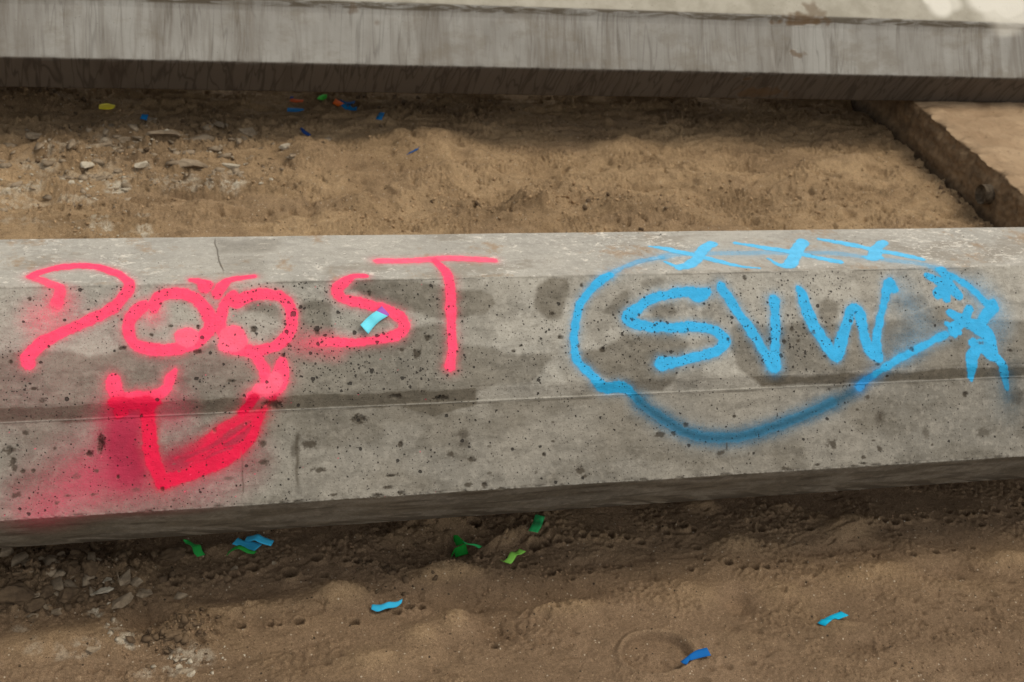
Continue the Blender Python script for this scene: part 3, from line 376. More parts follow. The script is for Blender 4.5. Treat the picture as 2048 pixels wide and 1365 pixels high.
STROKES = [('letter_d', 'pk', 0.005, 1, 0, [(-0.1173, 0.1303, 0.0082), (-0.1079, 0.119, 0.009), (-0.0872, 0.1062, 0.0101), (-0.0593, 0.0971, 0.0101), (-0.0282, 0.0965, 0.0101), (0.0001, 0.1095, 0.0101), (0.0252, 0.1331, 0.0101), (0.0372, 0.1582, 0.0101), (0.031, 0.1764, 0.0101), (0.0092, 0.1999, 0.0101), (-0.0135, 0.2136, 0.0101), (-0.0387, 0.2254, 0.0101), (-0.0775, 0.2434, 0.0101), (-0.1064, 0.26, 0.0117), (-0.1229, 0.2769, 0.0127), (-0.124, 0.2899, 0.0117)]), ('letter_d', 'pk', 0.005, 0.9, 0.22, [(-0.1173, 0.1303, 0.0082), (-0.1019, 0.1425, 0.009), (-0.0866, 0.1546, 0.0101), (-0.0742, 0.1634, 0.0101), (-0.0738, 0.1799, 0.0101), (-0.0805, 0.1945, 0.0101), (-0.089, 0.2091, 0.013)]), ('letter_d', 'pk', 0.026, 0.42, 0, [(-0.0749, 0.1888, 0.0179), (-0.0876, 0.2092, 0.0179), (-0.1041, 0.2146, 0.0179)]), ('letter_o', 'pk', 0.005, 1, 0, [(0.0584, 0.1982, 0.0111), (0.0423, 0.2143, 0.0111), (0.0326, 0.2365, 0.0111), (0.0394, 0.2576, 0.0111), (0.0627, 0.2717, 0.0111), (0.0936, 0.2758, 0.0111), (0.1251, 0.27, 0.0111), (0.1514, 0.2568, 0.0111), (0.1644, 0.2375, 0.0111), (0.1626, 0.2132, 0.0111), (0.1486, 0.1915, 0.0111), (0.1261, 0.1793, 0.0111), (0.1004, 0.1781, 0.0111), (0.083, 0.1853, 0.0111), (0.0768, 0.1972, 0.0111), (0.076, 0.2047, 0.0082)]), ('letter_o', 'pk2', 0.004, 1, 0, [(0.1244, 0.2529, 0.0171), (0.1286, 0.2545, 0.0171)]), ('letter_o', 'pk', 0.022, 0.5, 0, [(0.0736, 0.2077, 0.0082), (0.0733, 0.2152, 0.0082)]), ('letter_o', 'pk', 0.005, 1, 0, [(0.1391, 0.1501, 0.0065), (0.156, 0.1573, 0.0085), (0.1659, 0.1619, 0.0085), (0.1583, 0.1688, 0.0106)]), ('letter_o', 'pk', 0.005, 1, 0, [(0.2423, 0.1441, 0.0065), (0.2211, 0.1487, 0.0085), (0.2, 0.155, 0.0085), (0.189, 0.1664, 0.0095), (0.181, 0.18, 0.0098)]), ('letter_o_second', 'pk', 0.005, 1, 0, [(0.2079, 0.1976, 0.0104), (0.2275, 0.1867, 0.0104), (0.2572, 0.1825, 0.0104), (0.2865, 0.1888, 0.0104), (0.3003, 0.2077, 0.0104), (0.303, 0.2325, 0.0104), (0.2946, 0.2538, 0.0104), (0.2788, 0.2701, 0.0104), (0.2548, 0.2793, 0.0104), (0.2283, 0.2814, 0.0104), (0.2039, 0.2757, 0.0104), (0.1915, 0.2626, 0.0104), (0.1844, 0.2412, 0.0104), (0.1856, 0.2169, 0.0104), (0.1933, 0.1972, 0.0104), (0.2071, 0.1837, 0.0104)]), ('letter_o_second', 'pk2', 0.004, 1, 0, [(0.2019, 0.2569, 0.0228), (0.2033, 0.2585, 0.0228)]), ('letter_o_second', 'pk2', 0.004, 1, 0, [(0.1853, 0.27, 0.0098), (0.1882, 0.2716, 0.0098)]), ('letter_s', 'pk', 0.005, 1, 0.1, [(0.4341, 0.1481, 0.0073), (0.4155, 0.1486, 0.0082), (0.3984, 0.1632, 0.0098), (0.3821, 0.1786, 0.0108), (0.3916, 0.1945, 0.0098), (0.3989, 0.1963, 0.0098), (0.4259, 0.2033, 0.0098), (0.462, 0.2152, 0.0098), (0.4873, 0.2285, 0.0111), (0.4954, 0.2445, 0.0117), (0.4834, 0.2598, 0.0108), (0.4488, 0.2687, 0.009), (0.4058, 0.2719, 0.0082), (0.3623, 0.2705, 0.0095), (0.3174, 0.2705, 0.0082)]), ('letter_s', 'pk', 0.02, 0.35, 0, [(0.3708, 0.2778, 0.0147), (0.3174, 0.2699, 0.0147)]), ('letter_t', 'pk2', 0.005, 1, 0, [(0.4662, 0.0973, 0.0101), (0.5024, 0.0992, 0.0101), (0.5413, 0.0967, 0.0101), (0.5906, 0.0932, 0.0101), (0.623, 0.0943, 0.0101), (0.6774, 0.1014, 0.0098)]), ('letter_t', 'pk', 0.005, 1, 0, [(0.5699, 0.099, 0.0082), (0.5795, 0.13, 0.009), (0.583, 0.1624, 0.0101), (0.582, 0.1897, 0.0101), (0.5796, 0.2312, 0.0101), (0.5781, 0.2786, 0.0101), (0.5737, 0.3068, 0.0101), (0.5703, 0.3208, 0.0114)]), ('pink_doodle', 'pk', 0.007, 1, 0, [(0.0066, 0.3228, 0.013), (0.0089, 0.3375, 0.0147), (0.0181, 0.351, 0.0122), (0.0375, 0.3519, 0.0101), (0.0597, 0.3528, 0.0101), (0.0766, 0.3492, 0.0101), (0.091, 0.3395, 0.0101), (0.0972, 0.325, 0.0101), (0.1049, 0.309, 0.0057)]), ('pink_doodle', 'rd2', 0.006, 1, 0, [(0.0068, 0.3593, 0.0108), (0.0261, 0.3618, 0.0108), (0.0482, 0.3629, 0.0108), (0.0762, 0.3611, 0.0065)]), ('pink_doodle', 'rd2', 0.007, 1, 0.3, [(0.015, 0.3628, 0.0117), (0.0173, 0.3803, 0.0117), (0.0198, 0.3881, 0.0117)]), ('pink_doodle', 'rd2', 0.007, 1, 0, [(0.0594, 0.3619, 0.0132), (0.0584, 0.384, 0.0132), (0.0608, 0.4131, 0.0132), (0.0628, 0.4362, 0.0132), (0.0598, 0.4406, 0.0132), (0.0686, 0.4699, 0.0132), (0.079, 0.4949, 0.0117)]), ('pink_doodle', 'rd2', 0.007, 1, 0, [(0.079, 0.4949, 0.013), (0.1145, 0.4869, 0.0121), (0.1519, 0.4746, 0.0121), (0.1868, 0.4605, 0.0121), (0.2119, 0.4458, 0.009), (0.2256, 0.4301, 0.0073), (0.2384, 0.3984, 0.0082)]), ('pink_doodle', 'rd2', 0.009, 0.9, 0.4, [(0.2357, 0.3924, 0.0098), (0.2182, 0.3945, 0.0098), (0.1888, 0.4063, 0.0098), (0.1593, 0.4267, 0.0098), (0.136, 0.4401, 0.0098), (0.1016, 0.4527, 0.013)]), ('pink_doodle', 'pk', 0.006, 1, 0, [(0.2298, 0.2806, 0.0095), (0.2407, 0.2946, 0.0095), (0.25, 0.3131, 0.0095), (0.2519, 0.3313, 0.0095), (0.2451, 0.3475, 0.0095), (0.2271, 0.3603, 0.0114)]), ('pink_doodle', 'pk', 0.006, 1, 0, [(0.2813, 0.3037, 0.0108), (0.2787, 0.3233, 0.0147), (0.2687, 0.344, 0.0163), (0.2563, 0.3555, 0.0114)]), ('pink_doodle', 'pk2', 0.004, 1, 0, [(0.2694, 0.332, 0.013), (0.2598, 0.3466, 0.013), (0.2421, 0.3489, 0.013)]), ('pink_doodle', 'rd2', 0.006, 1, 0, [(0.2329, 0.3606, 0.0091), (0.2214, 0.3778, 0.0091), (0.2126, 0.3884, 0.0091)]), ('pink_doodle', 'rd2', 0.008, 0.9, 0, [(0.265, 0.3621, 0.0059), (0.2534, 0.3777, 0.0059), (0.2416, 0.3912, 0.0059)]), ('pink_doodle', 'rd2', 0.004, 0.8, 0, [(0.2295, 0.4039, 0.0026), (0.1967, 0.4272, 0.0026), (0.1586, 0.4471, 0.0026), (0.1153, 0.4638, 0.0026)]), ('pink_doodle', 'rd2', 0.004, 0.75, 0, [(0.2336, 0.4099, 0.0023), (0.2107, 0.4382, 0.0023), (0.1701, 0.4465, 0.0023), (0.1236, 0.4701, 0.0023)]), ('pink_doodle', 'rd2', 0.004, 0.6, 0, [(0.2122, 0.4001, 0.002), (0.1768, 0.4189, 0.002), (0.1358, 0.4459, 0.002), (0.1014, 0.4573, 0.002)]), ('', 'rd', 0.022, 1.0, 0, [(0.0252, 0.3941, 0.0326), (0.0156, 0.4338, 0.0326), (0.0207, 0.4443, 0.0326), (0.0282, 0.4705, 0.0326)]), ('', 'rd', 0.018, 0.92, 0, [(0.1011, 0.4659, 0.0244), (0.1441, 0.4538, 0.0244), (0.1965, 0.4316, 0.0212), (0.2233, 0.4124, 0.013)]), ('', 'rd', 0.03, 0.5, 0, [(0.0032, 0.4747, 0.0196), (-0.0216, 0.4762, 0.0196)]), ('', 'rdo', 0.06, 0.45, 0, [(-0.0213, 0.4648, 0.031), (-0.0547, 0.4856, 0.031), (-0.0852, 0.5092, 0.031), (-0.1127, 0.53, 0.031)]), ('', 'rdo', 0.04, 0.4, 0, [(-0.0466, 0.4889, 0.0098), (-0.0716, 0.5072, 0.0098), (-0.11, 0.5301, 0.0098)]), ('', 'rdo', 0.045, 0.33, 0, [(-0.0223, 0.496, 0.0261), (0.0436, 0.5086, 0.0261), (0.1426, 0.4944, 0.0261), (0.1983, 0.4626, 0.0261)]), ('', 'rdo', 0.035, 0.5, 0, [(0.0035, 0.378, 0.0196), (0.0366, 0.386, 0.0196), (0.0983, 0.3796, 0.0196)]), ('', 'rdo', 0.07, 0.09, 0, [(-0.1408, 0.298, 0.0489), (-0.1522, 0.3406, 0.0489), (-0.088, 0.3435, 0.0489)]), ('', 'rdo', 0.06, 0.07, 0, [(-0.0987, 0.2147, 0.0326), (-0.031, 0.2434, 0.0326), (0.1073, 0.2867, 0.0326), (0.2511, 0.292, 0.0326)]), ('blue_ring', 'bl', 0.007, 0.6, 0, [(1.0059, 0.1019, 0.0065), (0.9789, 0.1084, 0.0065), (0.9467, 0.1207, 0.0065), (0.9128, 0.1393, 0.0065), (0.8838, 0.1605, 0.0065)]), ('blue_ring', 'bl', 0.005, 1, 0, [(0.8837, 0.1611, 0.0085), (0.8601, 0.1749, 0.0085), (0.8377, 0.1942, 0.0085), (0.82, 0.2184, 0.0085), (0.8099, 0.2442, 0.0085), (0.8031, 0.2733, 0.0085), (0.8009, 0.2991, 0.0085), (0.8069, 0.3234, 0.0085), (0.8246, 0.3434, 0.0085), (0.8396, 0.3601, 0.0114), (0.8541, 0.371, 0.0127), (0.8808, 0.3705, 0.0114), (0.8984, 0.3782, 0.0098), (0.9188, 0.3988, 0.0085)]), ('blue_ring', 'bl', 0.009, 0.7, 0, [(0.9252, 0.4054, 0.0101), (0.971, 0.4394, 0.0101), (1.0177, 0.464, 0.0101), (1.0973, 0.4745, 0.0101), (1.1944, 0.455, 0.0101), (1.3057, 0.4191, 0.0101)]), ('blue_ring', 'bd', 0.014, 0.92, 0, [(0.9156, 0.3955, 0.0101), (0.9382, 0.4156, 0.0101), (0.9711, 0.4378, 0.0101), (1.0042, 0.4586, 0.0101), (1.0042, 0.4586, 0.0101), (1.0382, 0.4699, 0.0101), (1.0868, 0.474, 0.0101), (1.1329, 0.4698, 0.0101), (1.1798, 0.4592, 0.0101), (1.2311, 0.4453, 0.0101), (1.2981, 0.422, 0.0101), (1.3436, 0.4042, 0.0101), (1.3668, 0.3902, 0.0101)]), ('blue_ring', 'bm', 0.007, 1, 0, [(1.363, 0.3917, 0.0098), (1.3837, 0.375, 0.0098), (1.3971, 0.3665, 0.0098)]), ('blue_ring', 'bl', 0.007, 1, 0, [(1.3954, 0.3675, 0.0082), (1.4232, 0.35, 0.0082), (1.4598, 0.3342, 0.0082), (1.505, 0.315, 0.0082), (1.5568, 0.2941, 0.0082)]), ('blue_ring', 'bo', 0.009, 0.5, 0, [(1.0059, 0.1019, 0.009), (1.0339, 0.0933, 0.009), (1.1256, 0.0894, 0.009), (1.2171, 0.0902, 0.009), (1.2898, 0.0946, 0.009), (1.3644, 0.097, 0.009), (1.4179, 0.1129, 0.009), (1.4821, 0.1305, 0.009), (1.5326, 0.1449, 0.009), (1.5593, 0.1606, 0.009)]), ('letter_x', 'bt', 0.003, 1, 0, [(0.9959, 0.0598, 0.0041), (1.0312, 0.0712, 0.0088), (1.0394, 0.0784, 0.0088), (1.0759, 0.096, 0.0088), (1.1135, 0.1198, 0.0088), (1.1454, 0.1392, 0.0049), (1.1843, 0.15, 0.0033)]), ('letter_x', 'bt', 0.003, 1, 0, [(1.1299, 0.0524, 0.0114), (1.1066, 0.0679, 0.0114), (1.081, 0.1017, 0.0114), (1.0537, 0.1312, 0.0114), (1.0269, 0.1415, 0.0098), (1.0244, 0.1388, 0.0065), (1.0067, 0.1195, 0.0041)]), ('letter_x_second', 'bt', 0.003, 1, 0, [(1.1781, 0.0503, 0.0041), (1.2266, 0.068, 0.0088), (1.2738, 0.0885, 0.0088), (1.3196, 0.1117, 0.0088), (1.3628, 0.1319, 0.0088)]), ('letter_x_second', 'bt', 0.003, 1, 0, [(1.3225, 0.0493, 0.0127), (1.2995, 0.0773, 0.0127), (1.2765, 0.1117, 0.0127), (1.2525, 0.1404, 0.0127), (1.2326, 0.1397, 0.0065), (1.2196, 0.1146, 0.0029)]), ('letter_x_third', 'bt', 0.003, 1, 0, [(1.364, 0.041, 0.0059), (1.4065, 0.0574, 0.0088), (1.4496, 0.0804, 0.0088), (1.4974, 0.1013, 0.0088), (1.5451, 0.1256, 0.0088)]), ('letter_x_third', 'bt', 0.003, 1, 0, [(1.4979, 0.0564, 0.0098), (1.4718, 0.0789, 0.0114), (1.4426, 0.1172, 0.013), (1.4223, 0.1116, 0.0041)]), ('letter_x_third', 'bt', 0.003, 1, 0, [(1.4312, 0.1168, 0.0065), (1.4616, 0.1179, 0.0065)]), ('letter_s_blue', 'bl', 0.005, 1, 0, [(1.0695, 0.1981, 0.0098), (1.0496, 0.2027, 0.0155), (1.0363, 0.1973, 0.0098), (1.0047, 0.1982, 0.0101), (1.0045, 0.1999, 0.0101), (0.9692, 0.2057, 0.0101), (0.9399, 0.2199, 0.0101), (0.9139, 0.2374, 0.0122), (0.9126, 0.2489, 0.013), (0.9352, 0.2595, 0.0101), (0.9793, 0.2631, 0.0101), (1.0172, 0.2643, 0.0101), (1.0139, 0.2625, 0.0101), (1.0484, 0.2652, 0.0101), (1.0788, 0.2738, 0.0101), (1.0938, 0.2927, 0.0121), (1.0739, 0.3103, 0.0101), (1.0305, 0.3219, 0.0101), (0.9882, 0.3292, 0.0101), (0.9882, 0.3292, 0.0101), (0.9622, 0.3315, 0.0139)]), ('letter_v', 'bl', 0.006, 1, 0, [(1.0998, 0.1913, 0.0114), (1.1092, 0.2058, 0.0104), (1.1263, 0.2367, 0.0104), (1.1464, 0.2709, 0.0104), (1.1663, 0.3068, 0.0104), (1.1841, 0.3442, 0.0117)]), ('letter_v', 'bl', 0.006, 1, 0, [(1.1854, 0.3426, 0.0147), (1.1923, 0.3127, 0.0104), (1.1982, 0.2725, 0.0104), (1.202, 0.2387, 0.0104), (1.204, 0.2201, 0.0139)]), ('letter_w', 'bl', 0.004, 1, 0, [(1.2568, 0.1956, 0.0039), (1.2638, 0.2096, 0.0104), (1.2701, 0.2406, 0.0127), (1.2787, 0.2682, 0.0127), (1.2972, 0.3028, 0.0127), (1.3146, 0.3323, 0.0114), (1.3302, 0.3039, 0.0127), (1.3496, 0.2635, 0.0108), (1.3649, 0.238, 0.0108), (1.3778, 0.2505, 0.013), (1.3815, 0.2851, 0.0108), (1.3873, 0.3179, 0.0122), (1.405, 0.3356, 0.0098), (1.4042, 0.3064, 0.0108), (1.4155, 0.2723, 0.0085), (1.4343, 0.2277, 0.0085), (1.4499, 0.1913, 0.0124), (1.4598, 0.2003, 0.0101)]), ('spray_figure', 'bl', 0.003, 1, 0, [(1.5351, 0.1765, 0.0049), (1.5547, 0.1865, 0.0098), (1.5797, 0.1995, 0.0139), (1.5998, 0.2178, 0.0098)]), ('spray_figure', 'bl', 0.003, 1, 0, [(1.5538, 0.2131, 0.0114), (1.5706, 0.2064, 0.0139), (1.5713, 0.2242, 0.0082)]), ('spray_figure', 'bl', 0.003, 1, 0, [(1.5718, 0.1673, 0.0114), (1.5822, 0.1854, 0.009)]), ('spray_figure', 'bl', 0.007, 1, 0, [(1.5627, 0.1636, 0.0068), (1.6021, 0.184, 0.0068), (1.6331, 0.2079, 0.0068), (1.6593, 0.2371, 0.0098), (1.6724, 0.241, 0.0127), (1.6461, 0.2651, 0.013), (1.6382, 0.2861, 0.0068)]), ('spray_figure', 'bl', 0.003, 1, 0, [(1.574, 0.2525, 0.0082), (1.6057, 0.271, 0.0114), (1.6414, 0.2898, 0.0155), (1.6531, 0.3113, 0.013), (1.6563, 0.336, 0.0082)]), ('spray_figure', 'bl', 0.003, 1, 0, [(1.618, 0.2466, 0.0098), (1.6025, 0.2674, 0.0098), (1.576, 0.2842, 0.013), (1.5776, 0.2965, 0.0082)]), ('spray_figure', 'bl', 0.003, 1, 0, [(1.5605, 0.2732, 0.0049), (1.5863, 0.2915, 0.0082)]), ('spray_figure', 'bl', 0.003, 1, 0, [(1.6135, 0.3135, 0.0098), (1.6446, 0.3356, 0.0114), (1.6686, 0.354, 0.0082), (1.6798, 0.3765, 0.009), (1.685, 0.3981, 0.0065), (1.6868, 0.4102, 0.0041)]), ('spray_figure', 'bl', 0.003, 1, 0, [(1.6303, 0.3176, 0.0114), (1.6064, 0.3412, 0.013), (1.6045, 0.3733, 0.0098), (1.6081, 0.3898, 0.0041)]), ('spray_figure', 'bd', 0.016, 0.6, 0.6, [(1.6858, 0.3878, 0.0098), (1.6888, 0.4257, 0.0098), (1.6914, 0.443, 0.0098)]), ('', 'bd', 0.04, 0.3, 0, [(1.6789, 0.3727, 0.0179), (1.69, 0.4361, 0.0179)]), ('', 'bl', 0.03, 0.22, 0, [(1.6475, 0.2154, 0.0228), (1.6736, 0.2659, 0.0228), (1.6473, 0.3005, 0.0228)]), ('', 'bl', 0.04, 0.2, 0, [(1.4706, 0.2041, 0.0098), (1.5043, 0.275, 0.0098), (1.4581, 0.322, 0.0098)])]
STAINS = [(0.8, 0.006, [(0.4134, 0.1636), (0.4508, 0.1593), (0.5126, 0.1657), (0.5747, 0.1783), (0.6382, 0.183), (0.6565, 0.1947), (0.6631, 0.211), (0.6436, 0.2298), (0.6076, 0.2383), (0.5573, 0.2337), (0.508, 0.2228), (0.4715, 0.2123), (0.4329, 0.1924), (0.4064, 0.176)]), (0.85, 0.006, [(0.746, 0.1806), (0.7708, 0.1647), (0.804, 0.1654), (0.8049, 0.1885), (0.7954, 0.2145), (0.7828, 0.2402), (0.7563, 0.2411), (0.729, 0.2192)]), (0.72, 0.006, [(-0.1776, 0.2735), (-0.1133, 0.2685), (-0.0591, 0.269), (-0.0319, 0.2773), (0.0237, 0.2689), (0.0651, 0.2822), (0.1219, 0.2768), (0.1654, 0.2648), (0.1991, 0.284), (0.2451, 0.2948), (0.2878, 0.2689), (0.31, 0.2451), (0.3126, 0.2019), (0.3402, 0.1932), (0.37, 0.2002), (0.371, 0.2531), (0.3811, 0.2782), (0.5058, 0.2511), (0.5503, 0.2424), (0.5809, 0.2534), (0.5943, 0.2808), (0.6287, 0.2873), (0.66, 0.2941), (0.7076, 0.3028), (0.7661, 0.3043), (0.7371, 0.3319), (0.7123, 0.3532), (0.6732, 0.3595), (0.6162, 0.3636), (0.6143, 0.39), (0.5408, 0.4127), (0.4827, 0.3933), (0.3763, 0.3885), (0.3064, 0.3883), (0.1894, 0.3902), (0.0868, 0.3912), (0.0747, 0.4167), (0.0644, 0.3902), (-0.1805, 0.3884)]), (1.15, 0.006, [(-0.1789, 0.358), (-0.0069, 0.3602), (0.3925, 0.36), (0.4911, 0.3596), (0.6129, 0.3618), (0.6143, 0.39), (0.5408, 0.4127), (0.4828, 0.3918), (0.3763, 0.3894), (0.0868, 0.3912), (-0.1805, 0.3884)]), (0.8, 0.006, [(0.8092, 0.3026), (0.8567, 0.2945), (0.8995, 0.2731), (0.9368, 0.2743), (0.9781, 0.2723), (1.0238, 0.2936), (1.0015, 0.3324), (0.9818, 0.3646), (0.9635, 0.3829), (0.8982, 0.3765), (0.8442, 0.3457), (0.81, 0.3251)]), (0.7, 0.006, [(0.8839, 0.2036), (0.9168, 0.1845), (0.9167, 0.2143), (0.8827, 0.2431), (0.857, 0.2325)]), (0.7, 0.006, [(0.9462, 0.2251), (1.0028, 0.2132), (1.0098, 0.2401), (0.9637, 0.2504)]), (0.6, 0.006, [(0.9385, 0.175), (0.9908, 0.171), (0.9716, 0.1857), (0.9437, 0.1884)]), (0.72, 0.006, [(1.112, 0.2632), (1.1656, 0.2614), (1.1918, 0.2791), (1.253, 0.2572), (1.3025, 0.2689), (1.4304, 0.2624), (1.4687, 0.26), (1.5501, 0.2342), (1.572, 0.2419), (1.6415, 0.2686), (1.7805, 0.2726), (1.7648, 0.365), (1.7199, 0.3613), (1.1951, 0.3615), (1.1544, 0.3757), (1.1146, 0.3466), (1.099, 0.3062)]), (1.1, 0.006, [(1.138, 0.3609), (1.1952, 0.3626), (1.7644, 0.3635), (1.7696, 0.3894), (1.1624, 0.3814)]), (0.7, 0.006, [(1.2947, 0.2241), (1.3144, 0.216), (1.3347, 0.2286), (1.3304, 0.256), (1.3062, 0.269), (1.291, 0.248)]), (0.6, 0.006, [(1.4601, 0.2214), (1.492, 0.2134), (1.5256, 0.2195), (1.5302, 0.2372), (1.5015, 0.247), (1.4609, 0.2389)]), (0.6, 0.006, [(0.2185, 0.1902), (0.2418, 0.1938), (0.274, 0.2008), (0.2909, 0.2167), (0.2872, 0.229), (0.2552, 0.2188), (0.2201, 0.2148)]), (0.15, 0.03, [(-0.1716, 0.4463), (-0.1713, 0.4379), (0.0183, 0.4339), (0.0175, 0.4596)]), (0.45, 0.012, [(0.1892, 0.0113), (0.3055, 0.0111), (0.2879, 0.0562), (0.2323, 0.0609), (0.1895, 0.0658)]), (0.3, 0.012, [(0.191, 0.0659), (0.1934, 0.1277), (0.2597, 0.1484), (0.2675, 0.0747)])]
STREAKS = [(0.302, 0.3001, 0.4251, 0.4709, 0.0049, 0.9), (0.3013, 0.2979, 0.4416, 0.5271, 0.0042, 0.75), (0.2101, 0.207, 0.4544, 0.5361, 0.0016, 0.7), (0.2398, 0.2362, 0.4384, 0.5321, 0.0065, 0.35), (0.2748, 0.2713, 0.4402, 0.5284, 0.0065, 0.3), (0.3787, 0.3749, 0.4456, 0.5348, 0.0036, 0.4), (0.2413, 0.2387, 0.3985, 0.4675, 0.0065, 0.35), (0.3414, 0.3386, 0.4062, 0.473, 0.0098, 0.3), (0.3799, 0.3761, 0.4457, 0.5349, 0.0049, 0.4), (0.5411, 0.5378, 0.4066, 0.4764, 0.0042, 0.25), (0.5067, 0.5034, 0.4111, 0.4821, 0.0049, 0.2), (0.2244, 0.2216, 0.4611, 0.5341, 0.0013, 0.5), (0.2829, 0.2801, 0.4584, 0.5289, 0.0016, 0.4), (0.5916, 0.5885, 0.3998, 0.4639, 0.0033, 0.2), (0.4955, 0.4921, 0.4516, 0.527, 0.0033, 0.15), (0.1884, 0.1934, 0.0093, 0.1277, 0.0012, 0.9)]
